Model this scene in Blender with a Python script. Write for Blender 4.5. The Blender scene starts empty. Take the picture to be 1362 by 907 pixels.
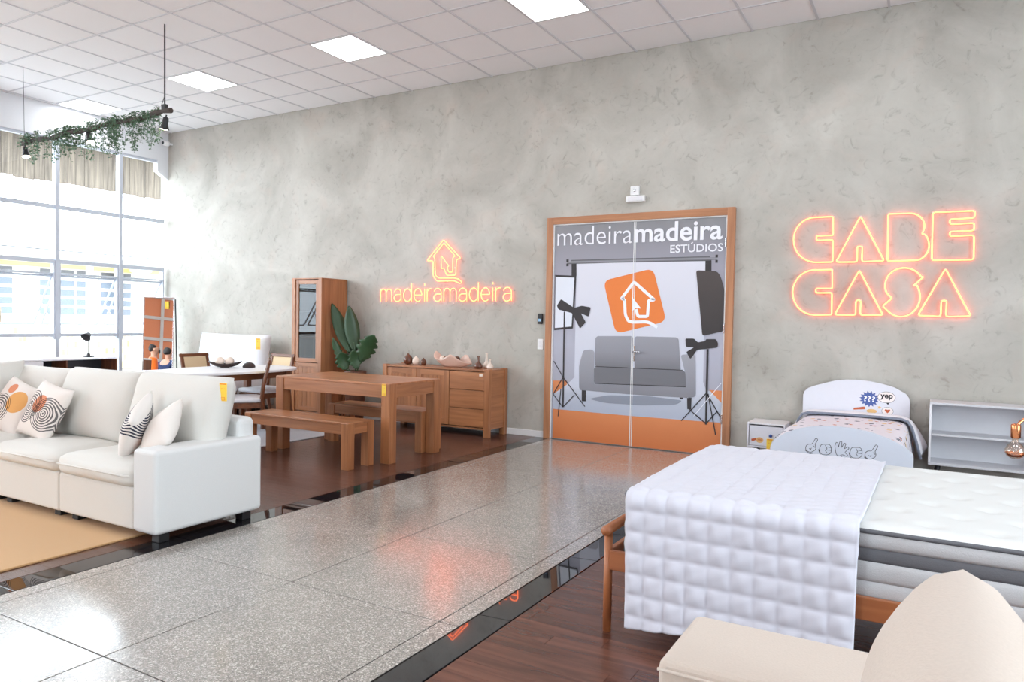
import bpy, bmesh, math, random
from mathutils import Vector, Matrix
R = random.Random(11)
sc = bpy.context.scene
col = sc.collection

# ---------------------------------------------------------------- camera
FPX, CX, CY, CZ = 974.28, 6.6995, -7.7872, 1.3936
YAW, PITCH, ROLL = -.5218, .0278, -.0182
def _axes():
    cy, sy, cp, sp = math.cos(YAW), math.sin(YAW), math.cos(PITCH), math.sin(PITCH)
    f = Vector((sy*cp, cy*cp, -sp)); r = Vector((cy, -sy, 0)); d = f.cross(r)
    cr, sr = math.cos(ROLL), math.sin(ROLL)
    return r*cr + d*sr, -r*sr + d*cr, f
AR, AD, AF = _axes()
cam = bpy.data.cameras.new('camera'); co = bpy.data.objects.new('camera', cam); col.objects.link(co)
m = Matrix.Identity(4)
for i in range(3):
    m[i][0], m[i][1], m[i][2] = AR[i], -AD[i], -AF[i]
m[0][3], m[1][3], m[2][3] = CX, CY, CZ
co.matrix_world = m
cam.sensor_fit = 'HORIZONTAL'; cam.sensor_width = 36; cam.lens = 36*FPX/1362
cam.clip_start = .05; cam.clip_end = 300
sc.camera = co
def seen(x, y, z, pad=0):
    q = Vector((x-CX, y-CY, z-CZ)); w = q.dot(AF)
    if w < .2: return False
    u, v = 681+FPX*q.dot(AR)/w, 453.5+FPX*q.dot(AD)/w
    return -pad < u < 1362+pad and -pad < v < 907+pad

# ---------------------------------------------------------------- world, light, exposure
wd = bpy.data.worlds.new('overcast_sky'); sc.world = wd; wd.use_nodes = True
bg = wd.node_tree.nodes['Background']
bg.inputs[0].default_value = (.82, .925, 1, 1); bg.inputs[1].default_value = 8.3
PANEL_LIGHT = 8.5
sc.view_settings.view_transform = 'Standard'; sc.view_settings.look = 'None'
sc.view_settings.exposure = 0.42; sc.view_settings.gamma = 1
sc.view_settings.use_curve_mapping = False
sc.cycles.use_denoising = True
sc.cycles.max_bounces = 10; sc.cycles.diffuse_bounces = 6; sc.cycles.glossy_bounces = 5
sc.cycles.transparent_max_bounces = 16; sc.cycles.transmission_bounces = 6
sc.cycles.sample_clamp_indirect = 8; sc.cycles.caustics_reflective = False; sc.cycles.caustics_refractive = False
def portal(name, loc, rot, sx, sy):
    l = bpy.data.lights.new(name, 'AREA'); l.shape = 'RECTANGLE'; l.size = sx; l.size_y = sy
    l.cycles.is_portal = True
    o = bpy.data.objects.new(name, l); col.objects.link(o); o.location = loc; o.rotation_euler = rot
portal('window_portal', (-4.62, -5.6, 2.1), (0, -math.pi/2, 0), 3.9, 11.0)
portal('window_portal', (12.15, -6.2, 2.05), (0, math.pi/2, 0), 3.8, 4.3)
portal('window_portal', (4.0, -11.2, 2.2), (math.pi/2, 0, 0), 1.4, 3.4)

# ---------------------------------------------------------------- materials
def S(r, g, b):
    f = lambda c: (c/255/12.92) if c/255 <= .04045 else ((c/255+.055)/1.055)**2.4
    return (f(r), f(g), f(b), 1)
def newmat(name):
    mt = bpy.data.materials.new(name); mt.use_nodes = True
    nt = mt.node_tree
    return mt, nt, nt.nodes['Principled BSDF'], nt.links.new
def pm(name, c, rough=.5, metal=0, spec=.5, bump=None, sheen=0, coat=0, var=0, emit=None):
    mt, nt, b, L = newmat(name)
    b.inputs['Base Color'].default_value = c; b.inputs['Roughness'].default_value = rough
    b.inputs['Metallic'].default_value = metal; b.inputs['Specular IOR Level'].default_value = spec
    b.inputs['Sheen Weight'].default_value = sheen; b.inputs['Coat Weight'].default_value = coat
    tc = nt.nodes.new('ShaderNodeTexCoord')
    if emit:
        b.inputs['Emission Color'].default_value = emit[0]; b.inputs['Emission Strength'].default_value = emit[1]
    n = nt.nodes.new('ShaderNodeTexNoise'); n.inputs['Scale'].default_value = (bump[0] if bump else 30)
    n.inputs['Detail'].default_value = 6
    L(tc.outputs['Object'], n.inputs['Vector'])
    if bump:
        bp = nt.nodes.new('ShaderNodeBump'); bp.inputs['Strength'].default_value = bump[1]; bp.inputs['Distance'].default_value = bump[2]
        L(n.outputs['Fac'], bp.inputs['Height']); L(bp.outputs['Normal'], b.inputs['Normal'])
    mx = nt.nodes.new('ShaderNodeMix'); mx.data_type = 'RGBA'; mx.blend_type = 'MULTIPLY'
    mx.inputs[0].default_value = 1
    mr = nt.nodes.new('ShaderNodeMapRange'); mr.inputs['To Min'].default_value = 1-var-.02; mr.inputs['To Max'].default_value = 1+var+.02
    L(n.outputs['Fac'], mr.inputs['Value']); mx.inputs[6].default_value = c
    L(mr.outputs['Result'], mx.inputs[7]); L(mx.outputs[2], b.inputs['Base Color'])
    return mt
def woodmat(name, c1, c2, axis, rough=.4, rnd=.15, scale=1.0, coat=0, spec=.5):
    mt, nt, b, L = newmat(name)
    tc = nt.nodes.new('ShaderNodeTexCoord'); mp = nt.nodes.new('ShaderNodeMapping')
    oi = nt.nodes.new('ShaderNodeObjectInfo')
    sc_ = [22*scale]*3; sc_[axis] = 1.3*scale; mp.inputs['Scale'].default_value = sc_
    L(tc.outputs['Object'], mp.inputs['Vector'])
    cb = nt.nodes.new('ShaderNodeCombineXYZ')
    mu = nt.nodes.new('ShaderNodeMath'); mu.operation = 'MULTIPLY'; mu.inputs[1].default_value = 37
    L(oi.outputs['Random'], mu.inputs[0])
    for i in range(3): L(mu.outputs[0], cb.inputs[i])
    L(cb.outputs[0], mp.inputs['Location'])
    n = nt.nodes.new('ShaderNodeTexNoise'); n.inputs['Scale'].default_value = 1; n.inputs['Detail'].default_value = 5; n.inputs['Distortion'].default_value = .6
    L(mp.outputs[0], n.inputs['Vector'])
    n2 = nt.nodes.new('ShaderNodeTexNoise'); n2.inputs['Scale'].default_value = 2.2; n2.inputs['Detail'].default_value = 2
    L(tc.outputs['Object'], n2.inputs['Vector'])
    cr = nt.nodes.new('ShaderNodeValToRGB'); cr.color_ramp.elements[0].color = c1; cr.color_ramp.elements[1].color = c2
    cr.color_ramp.elements[0].position = .32; cr.color_ramp.elements[1].position = .68
    L(n.outputs['Fac'], cr.inputs['Fac'])
    hs = nt.nodes.new('ShaderNodeHueSaturation')
    mr = nt.nodes.new('ShaderNodeMapRange'); mr.inputs['To Min'].default_value = 1-rnd; mr.inputs['To Max'].default_value = 1+rnd
    L(oi.outputs['Random'], mr.inputs['Value'])
    mr2 = nt.nodes.new('ShaderNodeMapRange'); mr2.inputs['To Min'].default_value = .86; mr2.inputs['To Max'].default_value = 1.14
    L(n2.outputs['Fac'], mr2.inputs['Value'])
    mm = nt.nodes.new('ShaderNodeMath'); mm.operation = 'MULTIPLY'; L(mr.outputs[0], mm.inputs[0]); L(mr2.outputs[0], mm.inputs[1])
    L(mm.outputs[0], hs.inputs['Value']); L(cr.outputs[0], hs.inputs['Color']); L(hs.outputs[0], b.inputs['Base Color'])
    b.inputs['Roughness'].default_value = rough; b.inputs['Coat Weight'].default_value = coat; b.inputs['Coat Roughness'].default_value = .15
    b.inputs['Specular IOR Level'].default_value = spec
    bp = nt.nodes.new('ShaderNodeBump'); bp.inputs['Strength'].default_value = .15; bp.inputs['Distance'].default_value = .002
    L(n.outputs['Fac'], bp.inputs['Height']); L(bp.outputs['Normal'], b.inputs['Normal'])
    return mt
def cement(name):
    mt, nt, b, L = newmat(name)
    tc = nt.nodes.new('ShaderNodeTexCoord')
    def noise(scale, det, dist, rough=.55):
        n = nt.nodes.new('ShaderNodeTexNoise'); n.inputs['Scale'].default_value = scale; n.inputs['Detail'].default_value = det
        n.inputs['Distortion'].default_value = dist; n.inputs['Roughness'].default_value = rough
        L(tc.outputs['Object'], n.inputs['Vector']); return n
    a, b2, c3 = noise(1.1, 6, .8), noise(7.5, 9, 1.5, .66), noise(2.2, 4, .8)
    r1 = nt.nodes.new('ShaderNodeValToRGB'); e = r1.color_ramp.elements
    e[0].position, e[0].color = .30, S(164, 160, 151); e[1].position, e[1].color = .70, S(194, 191, 183)
    L(a.outputs['Fac'], r1.inputs['Fac'])
    r2 = nt.nodes.new('ShaderNodeValToRGB'); e = r2.color_ramp.elements
    e[0].position, e[0].color = .30, (.76, .75, .735, 1); e[1].position, e[1].color = .43, (1, 1, 1, 1)
    x = e.new(.72); x.color = (1.05, 1.05, 1.05, 1)
    L(b2.outputs['Fac'], r2.inputs['Fac'])
    r3 = nt.nodes.new('ShaderNodeValToRGB'); e = r3.color_ramp.elements
    e[0].position, e[0].color = .55, (1, 1, 1, 1); e[1].position, e[1].color = .75, (1.04, .975, .955, 1)
    L(c3.outputs['Fac'], r3.inputs['Fac'])
    def mul(p, q):
        mx = nt.nodes.new('ShaderNodeMix'); mx.data_type = 'RGBA'; mx.blend_type = 'MULTIPLY'; mx.inputs[0].default_value = 1
        L(p, mx.inputs[6]); L(q, mx.inputs[7]); return mx.outputs[2]
    L(mul(mul(r1.outputs[0], r2.outputs[0]), r3.outputs[0]), b.inputs['Base Color'])
    b.inputs['Roughness'].default_value = .62
    bp = nt.nodes.new('ShaderNodeBump'); bp.inputs['Strength'].default_value = .35; bp.inputs['Distance'].default_value = .006
    L(b2.outputs['Fac'], bp.inputs['Height']); L(bp.outputs['Normal'], b.inputs['Normal'])
    return mt
def terrazzo(name):
    mt, nt, b, L = newmat(name)
    tc = nt.nodes.new('ShaderNodeTexCoord'); ge = nt.nodes.new('ShaderNodeNewGeometry')
    v = nt.nodes.new('ShaderNodeTexVoronoi'); v.inputs['Scale'].default_value = 190
    L(ge.outputs['Position'], v.inputs['Vector'])
    sp = nt.nodes.new('ShaderNodeSeparateColor'); L(v.outputs['Color'], sp.inputs[0])
    cr = nt.nodes.new('ShaderNodeValToRGB'); e = cr.color_ramp.elements
    e[0].position, e[0].color = 0, S(122, 117, 112); e[1].position, e[1].color = 1, S(222, 216, 208)
    for p, c in ((.25, (142, 137, 131)), (.62, (160, 154, 147)), (.82, (182, 175, 167))):
        x = e.new(p); x.color = S(*c)
    L(sp.outputs[0], cr.inputs['Fac'])
    n = nt.nodes.new('ShaderNodeTexNoise'); n.inputs['Scale'].default_value = 3; n.inputs['Detail'].default_value = 4
    L(ge.outputs['Position'], n.inputs['Vector'])
    mr = nt.nodes.new('ShaderNodeMapRange'); mr.inputs['To Min'].default_value = .8; mr.inputs['To Max'].default_value = 1.15
    L(n.outputs['Fac'], mr.inputs['Value'])
    mx = nt.nodes.new('ShaderNodeMix'); mx.data_type = 'RGBA'; mx.blend_type = 'MULTIPLY'; mx.inputs[0].default_value = 1
    L(cr.outputs[0], mx.inputs[6]); L(mr.outputs[0], mx.inputs[7]); L(mx.outputs[2], b.inputs['Base Color'])
    mr3 = nt.nodes.new('ShaderNodeMapRange'); mr3.inputs['To Min'].default_value = .13; mr3.inputs['To Max'].default_value = .24
    L(n.outputs['Fac'], mr3.inputs['Value']); L(mr3.outputs[0], b.inputs['Roughness'])
    b.inputs['Specular IOR Level'].default_value = .6
    b.inputs['Coat Weight'].default_value = .7; b.inputs['Coat Roughness'].default_value = .14
    return mt
def glassmat(name, gl=.08, tint=(1, 1, 1, 1)):
    mt, nt, b, L = newmat(name); nt.nodes.remove(b)
    out = nt.nodes['Material Output']
    t = nt.nodes.new('ShaderNodeBsdfTransparent'); t.inputs[0].default_value = tint
    g = nt.nodes.new('ShaderNodeBsdfGlossy'); g.inputs['Roughness'].default_value = .01
    ge = nt.nodes.new('ShaderNodeNewGeometry'); dt_ = nt.nodes.new('ShaderNodeVectorMath'); dt_.operation = 'DOT_PRODUCT'
    L(ge.outputs['Normal'], dt_.inputs[0]); L(ge.outputs['Incoming'], dt_.inputs[1])
    def mth(op, a, bv):
        q = nt.nodes.new('ShaderNodeMath'); q.operation = op; q.use_clamp = op == 'ADD'
        if isinstance(a, (int, float)): q.inputs[0].default_value = a
        else: L(a, q.inputs[0])
        if isinstance(bv, (int, float)): q.inputs[1].default_value = bv
        elif bv is not None: L(bv, q.inputs[1])
        return q
    cosv = mth('ABSOLUTE', dt_.outputs['Value'], None); p5 = mth('POWER', mth('SUBTRACT', 1, cosv.outputs[0]).outputs[0], 5)
    ad = mth('ADD', mth('MULTIPLY', p5.outputs[0], .9).outputs[0], gl+.04)
    mx = nt.nodes.new('ShaderNodeMixShader'); L(ad.outputs[0], mx.inputs[0]); L(t.outputs[0], mx.inputs[1]); L(g.outputs[0], mx.inputs[2])
    L(mx.outputs[0], out.inputs[0]); return mt
def fabric(name, c, scale=260, var=.04, bump=.25):
    return pm(name, c, .9, spec=.2, bump=(scale, bump, .002), sheen=.15, var=var)
def gradz(name, stops, z0, z1, rough=.55):
    """printed vertical gradient of a flat print: stops [(t,(r,g,b))]"""
    mt, nt, b, L = newmat(name)
    tc = nt.nodes.new('ShaderNodeTexCoord'); sx = nt.nodes.new('ShaderNodeSeparateXYZ'); L(tc.outputs['Object'], sx.inputs[0])
    mr = nt.nodes.new('ShaderNodeMapRange'); mr.inputs['From Min'].default_value = z0; mr.inputs['From Max'].default_value = z1
    L(sx.outputs[2], mr.inputs['Value'])
    cr = nt.nodes.new('ShaderNodeValToRGB'); e = cr.color_ramp.elements
    e[0].position, e[0].color = stops[0][0], S(*stops[0][1]); e[1].position, e[1].color = stops[-1][0], S(*stops[-1][1])
    for p, c in stops[1:-1]:
        x = e.new(p); x.color = S(*c)
    L(mr.outputs[0], cr.inputs[0]); L(cr.outputs[0], b.inputs['Base Color']); b.inputs['Roughness'].default_value = rough
    return mt
MT = {}
PINE1, PINE2 = S(146, 92, 57), S(180, 120, 78)
for i, ax in enumerate('xyz'):
    MT['pine_'+ax] = woodmat('stained_pine_'+ax, PINE1, PINE2, i, .36, .07, coat=.15)
    MT['walnut_'+ax] = woodmat('walnut_'+ax, S(92, 52, 30), S(126, 76, 46), i, .42, .05)
    MT['bedwood_'+ax] = woodmat('copper_toned_wood_'+ax, S(148, 86, 52), S(172, 106, 66), i, .38, .04)
MT['plank'] = woodmat('jatoba_floor', S(74, 44, 35), S(104, 66, 52), 0, .27, .16, .9)
MT['cement'] = cement('troweled_cement')
MT['terrazzo'] = terrazzo('polished_terrazzo')
MT['granite'] = pm('black_granite', S(30, 30, 33), .02, spec=.6, bump=(60, .02, .0005), var=.2)
MT['joint'] = pm('dark_floor_joint', S(52, 46, 42), .8)
MT['tile'] = pm('ceiling_tile', S(240, 239, 240), .9, spec=.2, bump=(160, .12, .002))
MT['tbar'] = pm('ceiling_t_bar', S(208, 208, 212), .5)
MT['led'] = pm('led_diffuser', (1, 1, 1, 1), .5, emit=((.95, .98, 1, 1), PANEL_LIGHT))
MT['white_paint'] = pm('white_wall_paint', S(226, 229, 233), .7, bump=(40, .05, .002))
MT['frame_paint'] = pm('pale_grey_window_paint', S(196, 203, 214), .45)
MT['glass'] = glassmat('window_glass', .0)
MT['cab_glass'] = glassmat('cabinet_glass', .0, (.55, .57, .60, 1))
MT['orange_wall'] = pm('orange_paint', S(212, 132, 92), .6)
MT['grey_line'] = pm('grey_wall_rail', S(196, 192, 188), .6)
MT['sofa'] = fabric('off_white_sofa_linen', S(210, 208, 202))
MT['sofa_side'] = fabric('off_white_sofa_weave', S(214, 215, 214))
MT['beige'] = fabric('beige_armchair_linen', S(198, 184, 172), 180, .06)
MT['white_fab'] = fabric('white_cotton', S(222, 223, 228), 320, .02, .15)
MT['grey_fab'] = fabric('grey_bed_fabric', S(150, 148, 148), 200)
MT['jute'] = fabric('woven_jute', S(194, 154, 108), 420, .10, .8)
MT['rug'] = pm('pale_abstract_rug', S(196, 198, 204), .95, bump=(90, .5, .004), var=.3)
MT['black'] = pm('matt_black_metal', S(34, 34, 38), .45)
MT['dark_foot'] = pm('black_plastic_foot', S(24, 24, 26), .5)
MT['white_lacq'] = pm('white_lacquer', S(228, 227, 230), .35)
MT['lav_lacq'] = pm('pale_white_melamine', S(220, 220, 228), .4)
MT['foot_lacq'] = pm('pale_blue_white_melamine', S(208, 214, 226), .4)
MT['shelf_grey'] = pm('pale_grey_melamine', S(206, 206, 210), .45)
MT['white_plastic'] = pm('white_plastic', S(236, 236, 236), .4)
MT['yellow'] = pm('yellow_card', S(246, 206, 70), .6)
MT['orange_print'] = pm('orange_print', S(232, 118, 44), .6)
MT['door_wood'] = woodmat('door_frame_wood_z', S(166, 112, 78), S(190, 134, 96), 2, .45, .03)
MT['door_wood_x'] = woodmat('door_frame_wood_x', S(166, 112, 78), S(190, 134, 96), 0, .45, .03)
MT['copper'] = pm('brushed_copper', S(214, 140, 96), .25, metal=1)
MT['chrome'] = pm('satin_chrome', S(210, 212, 216), .18, metal=1)
MT['mirror'] = pm('silvered_mirror', (.92, .92, .93, 1), .005, metal=1)
MT['neon'] = pm('orange_neon_flex', S(255, 190, 110), .4, emit=((4.2, .56, .22, 1), 1.0))
MT['acrylic'] = glassmat('clear_acrylic', .03)
MT['leaf'] = pm('tropical_leaf_green', S(54, 84, 52), .42, bump=(14, .2, .004), var=.25)
MT['leaf2'] = pm('deep_leaf_green', S(44, 72, 44), .42, bump=(14, .2, .004), var=.25)
MT['ivy'] = pm('ivy_green', S(92, 122, 96), .6, var=.35)
MT['beam'] = pm('weathered_beam', S(74, 66, 62), .8, bump=(18, .6, .01), var=.3)
MT['brown_glaze'] = pm('brown_glazed_ceramic', S(96, 56, 38), .18, coat=.4, var=.2)
MT['cream_glaze'] = pm('cream_ceramic', S(228, 212, 198), .3, var=.05)
MT['pink_glaze'] = pm('blush_shell_ceramic', S(214, 182, 166), .3, var=.06)
MT['dark_bowl'] = pm('dark_carved_wood', S(52, 38, 34), .35, var=.2)
MT['cane'] = pm('woven_cane', S(222, 198, 160), .7, bump=(400, .5, .002), var=.12)
MT['pot'] = woodmat('dark_slatted_pot', S(78, 46, 32), S(108, 66, 46), 2, .5, .05)
MT['skin'] = pm('skin', S(196, 148, 122), .5)
MT['hair'] = pm('dark_hair', S(34, 28, 26), .6)
MT['navy'] = fabric('navy_jacket', S(44, 58, 96))
MT['orange_shirt'] = fabric('orange_shirt', S(234, 112, 40))
MT['jeans'] = fabric('dark_jeans', S(52, 58, 76))

# ---------------------------------------------------------------- builders
def thing(name, label, cat, loc=(0, 0, 0), rz=0, group=None, kind=None):
    o = bpy.data.objects.new(name, None); col.objects.link(o); o.empty_display_size = .1
    o.location = loc; o.rotation_euler = (0, 0, rz)
    return tag(o, label, cat, group, kind)
def tag(o, label=None, cat=None, group=None, kind=None):
    if label: o['label'] = label
    if cat: o['category'] = cat
    if group: o['group'] = group
    if kind: o['kind'] = kind
    return o
def link(name, me, mat, parent=None, mw=None, smooth=False):
    o = bpy.data.objects.new(name, me); col.objects.link(o)
    if mat is not None and not me.materials: me.materials.append(MT[mat] if isinstance(mat, str) else mat)
    if parent is not None: o.parent = parent
    if mw is not None: o.matrix_local = mw
    if smooth:
        me.polygons.foreach_set('use_smooth', [True]*len(me.polygons))
    return o
def mesh(name, vs, fs, mat, parent=None, smooth=False, mw=None):
    me = bpy.data.meshes.new(name); me.from_pydata([tuple(v) for v in vs], [], fs); me.update()
    return link(name, me, mat, parent, mw, smooth)
def from_bm(name, bm, mat, parent=None, smooth=False, mw=None):
    me = bpy.data.meshes.new(name); bm.to_mesh(me); bm.free()
    return link(name, me, mat, parent, mw, smooth)
def add_box(bm, a, b, bev=0, seg=2):
    t = bmesh.new()
    r = bmesh.ops.create_cube(t, size=1)
    for v in t.verts:
        v.co = Vector([(a[i]+b[i])/2 + v.co[i]*(b[i]-a[i]) for i in range(3)])
    if bev:
        bmesh.ops.bevel(t, geom=t.edges[:], offset=bev, segments=seg, affect='EDGES', profile=.5)
    me = bpy.data.meshes.new('t'); t.to_mesh(me); t.free(); bm.from_mesh(me); bpy.data.meshes.remove(me)
def box(name, a, b, mat, parent=None, bev=.004, seg=2, mw=None):
    bm = bmesh.new(); add_box(bm, a, b, bev, seg)
    return from_bm(name, bm, mat, parent, mw=mw)
def boxes(name, lst, mat, parent=None, bev=.003, mw=None):
    bm = bmesh.new()
    for a, b in lst: add_box(bm, a, b, bev, 1)
    return from_bm(name, bm, mat, parent, mw=mw)
def basis(d):
    d = Vector(d).normalized(); u = Vector((0, 0, 1)) if abs(d.z) < .9 else Vector((1, 0, 0))
    a = d.cross(u).normalized(); return a, d.cross(a).normalized()
def sweep(pts, rad, closed=False, n=8, vs=None, fs=None, cap=True):
    vs = [] if vs is None else vs; fs = [] if fs is None else fs
    P = [Vector(p) for p in pts]; N = len(P); b0 = len(vs)
    t0 = (P[1]-P[0]).normalized(); a, _ = basis(t0)
    for i in range(N):
        if closed: t = (P[(i+1) % N]-P[i-1])
        else: t = P[min(i+1, N-1)]-P[max(i-1, 0)]
        t = t.normalized() if t.length > 1e-9 else t0
        a = (a - t*a.dot(t)).normalized(); b = t.cross(a)
        r = rad[i] if isinstance(rad, (list, tuple)) else rad
        for k in range(n):
            w = 2*math.pi*k/n; vs.append(P[i] + a*(r*math.cos(w)) + b*(r*math.sin(w)))
    for i in range(N if closed else N-1):
        j = (i+1) % N
        for k in range(n):
            fs.append((b0+i*n+k, b0+i*n+(k+1) % n, b0+j*n+(k+1) % n, b0+j*n+k))
    if cap and not closed:
        fs.append(tuple(b0+k for k in range(n))[::-1]); fs.append(tuple(b0+(N-1)*n+k for k in range(n)))
    return vs, fs
def tube(name, pts, rad, mat, parent=None, closed=False, n=8, mw=None):
    vs, fs = sweep(pts, rad, closed, n); return mesh(name, vs, fs, mat, parent, True, mw)
def lathe(name, prof, mat, parent=None, loc=(0, 0, 0), n=28, mw=None):
    vs, fs = [], []
    for r, z in prof:
        for k in range(n):
            w = 2*math.pi*k/n; vs.append((loc[0]+r*math.cos(w), loc[1]+r*math.sin(w), loc[2]+z))
    for i in range(len(prof)-1):
        for k in range(n): fs.append((i*n+k, i*n+(k+1) % n, (i+1)*n+(k+1) % n, (i+1)*n+k))
    fs.append(tuple(range(n))[::-1]); fs.append(tuple((len(prof)-1)*n+k for k in range(n)))
    return mesh(name, vs, fs, mat, parent, True, mw)
def cushion(name, w, h, t, mat, parent, mw, n=18, p=2.6, pin=.06, wob=.0, seed=0, q=.5, rc=0):
    """pillow in its local xy plane, z = thickness; uv laid flat over it"""
    vs, fs, uv = [], [], []
    for s in (1, -1):
        for j in range(n+1):
            for i in range(n+1):
                u, v = -1+2*i/n, -1+2*j/n
                f = max(0, (1-abs(u)**p))**q * max(0, (1-abs(v)**p))**q
                wb = wob*(math.sin(5*u+seed)*math.sin(4*v+2*seed)+.5*math.sin(9*u*v+seed))
                k_ = 1-rc*(u*v)**6; x = w/2*u*(1-pin*(1-v*v))*k_; y = h/2*v*(1-pin*(1-u*u))*k_
                vs.append((x, y, s*(t/2*f*(1+wb)))); uv.append(((u+1)/2, (v+1)/2))
    m_ = (n+1)**2
    for s in (0, 1):
        for j in range(n):
            for i in range(n):
                a = s*m_+j*(n+1)+i; q_ = (a, a+1, a+n+2, a+n+1); fs.append(q_ if s == 0 else q_[::-1])
    me = bpy.data.meshes.new(name); me.from_pydata(vs, [], fs)
    ul = me.uv_layers.new(name='uv')
    for lp in me.loops: ul.data[lp.index].uv = uv[lp.vertex_index]
    bm = bmesh.new(); bm.from_mesh(me); bmesh.ops.remove_doubles(bm, verts=bm.verts, dist=1e-5); bm.to_mesh(me); bm.free()
    return link(name, me, mat, parent, mw, True)
def softbox(name, a, b, mat, parent, r=.05, puff=.02, n=10, mw=None, seed=0):
    """boxed cushion: rounded edges, crowned faces"""
    bm = bmesh.new(); bmesh.ops.create_cube(bm, size=2)
    bmesh.ops.subdivide_edges(bm, edges=bm.edges[:], cuts=n, use_grid_fill=True)
    c = [(a[i]+b[i])/2 for i in range(3)]; hs = [(b[i]-a[i])/2 for i in range(3)]
    for v in bm.verts:
        q = v.co.copy()
        p = Vector([q[i]*hs[i] for i in range(3)])
        inn = Vector([max(-hs[i]+r, min(hs[i]-r, p[i])) for i in range(3)])
        d = p-inn
        p = inn + d.normalized()*r if d.length > 1e-6 else p
        for i in range(3):
            if abs(q[i]) > .999:
                j, k = (i+1) % 3, (i+2) % 3
                f = (1-q[j]**2)*(1-q[k]**2)
                p[i] += math.copysign(puff*f*(1+.25*math.sin(3*q[j]+seed)*math.cos(4*q[k]+seed)), q[i])
        v.co = p + Vector(c)
    return from_bm(name, bm, mat, parent, True, mw)
def poly(name, pts, y, mat, parent, axis='y'):
    """flat polygon given in (x, z), lying at depth y"""
    bm = bmesh.new()
    vv = [bm.verts.new((x, y, z)) for x, z in pts]
    f = bm.faces.new(vv); f.normal_update()
    if f.normal.y > 0: f.normal_flip()
    bmesh.ops.triangulate(bm, faces=[f])
    return from_bm(name, bm, mat, parent)
def ribbon(name, lines, w, y, mat, parent):
    vs, fs = [], []
    for ln in lines:
        p = [Vector(q) for q in ln]; p = [q for i, q in enumerate(p) if i == 0 or (q-p[i-1]).length > 1e-5]
        b0 = len(vs); n = len(p)
        for i in range(n):
            d0 = (p[i]-p[i-1]).normalized() if i else (p[1]-p[0]).normalized()
            d1 = (p[i+1]-p[i]).normalized() if i < n-1 else d0
            m_ = Vector((-(d0.y+d1.y), d0.x+d1.x)); m_ = m_.normalized() if m_.length > 1e-6 else Vector((-d0.y, d0.x))
            k = w/2/max(.45, m_.dot(Vector((-d0.y, d0.x))))
            vs += [(p[i].x-m_.x*k, y, p[i].y-m_.y*k), (p[i].x+m_.x*k, y, p[i].y+m_.y*k)]
        for i in range(n-1): a = b0+2*i; fs.append((a, a+2, a+3, a+1))
    return mesh(name, vs, fs, mat, parent)
def rounded(pts, r, closed=True, n=5):
    out = []; N = len(pts)
    for i in range(N):
        p = Vector(pts[i])
        if not closed and i in (0, N-1): out.append(tuple(p)); continue
        a, b = Vector(pts[i-1]), Vector(pts[(i+1) % N])
        la, lb = (a-p).length, (b-p).length
        d = min(r, la*.45, lb*.45)
        s, e = p+(a-p).normalized()*d, p+(b-p).normalized()*d
        for k in range(n+1):
            t = k/n; out.append(tuple(s*(1-t)**2 + p*2*t*(1-t) + e*t*t))
    return out
def text(name, s, x0, z0, width, height, y, mat, parent, off=0):
    cu = bpy.data.curves.new(name, 'FONT'); cu.body = s; cu.size = 1; cu.offset = off; cu.resolution_u = 4
    o = bpy.data.objects.new('tmp', cu); col.objects.link(o)
    dg = bpy.context.evaluated_depsgraph_get(); me = bpy.data.meshes.new_from_object(o.evaluated_get(dg))
    bpy.data.objects.remove(o); me.name = name
    xs = [v.co.x for v in me.vertices]; ys = [v.co.y for v in me.vertices]
    sx, sy = width/(max(xs)-min(xs)), height/(max(ys)-min(ys)); mx, my = min(xs), min(ys)
    for v in me.vertices: v.co = (x0+(v.co.x-mx)*sx, y, z0+(v.co.y-my)*sy)
    me.materials.clear()
    return link(name, me, mat, parent)
def copy_tree(o, parent=None):
    c = o.copy(); col.objects.link(c); c.parent = parent
    for ch in list(o.children): copy_tree(ch, c)
    return c
def price_tag(loc, rz, label, w=.055, h=.115, parent=None):
    t = thing('price_tag', label, 'price tag', loc, rz, 'yellow price tags')
    bm = bmesh.new(); add_box(bm, (-w/2, -.0015, -h), (w/2, .0015, 0), .001, 1)
    card = from_bm('card', bm, 'yellow', t)
    boxes('printed_mark', [((-w*.4, -.0024, -h*.09), (w*.4, -.0018, -h*.04)), ((-w*.25, -.0024, -h*.34), (-w*.05, -.0018, -h*.31)), ((w*.12, -.0024, -h*.34), (w*.28, -.0018, -h*.31)),
          ((-w*.25, -.0024, -h*.95), (w*.25, -.0018, -h*.93)), ((-w*.25, -.0024, -h*.80), (w*.25, -.0018, -h*.78)),
          ((-w*.25, -.0024, -h*.95), (-w*.21, -.0018, -h*.78)), ((w*.21, -.0024, -h*.95), (w*.25, -.0018, -h*.78)), ((-w*.05, -.0024, -h*.88), (w*.12, -.0018, -h*.85))], 'orange_print', t, 0)
    return t

# ================================================================ the setting
H, T = 4.40, .625
XL, XR, YF = -4.46, 12.0, -11.1
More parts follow.
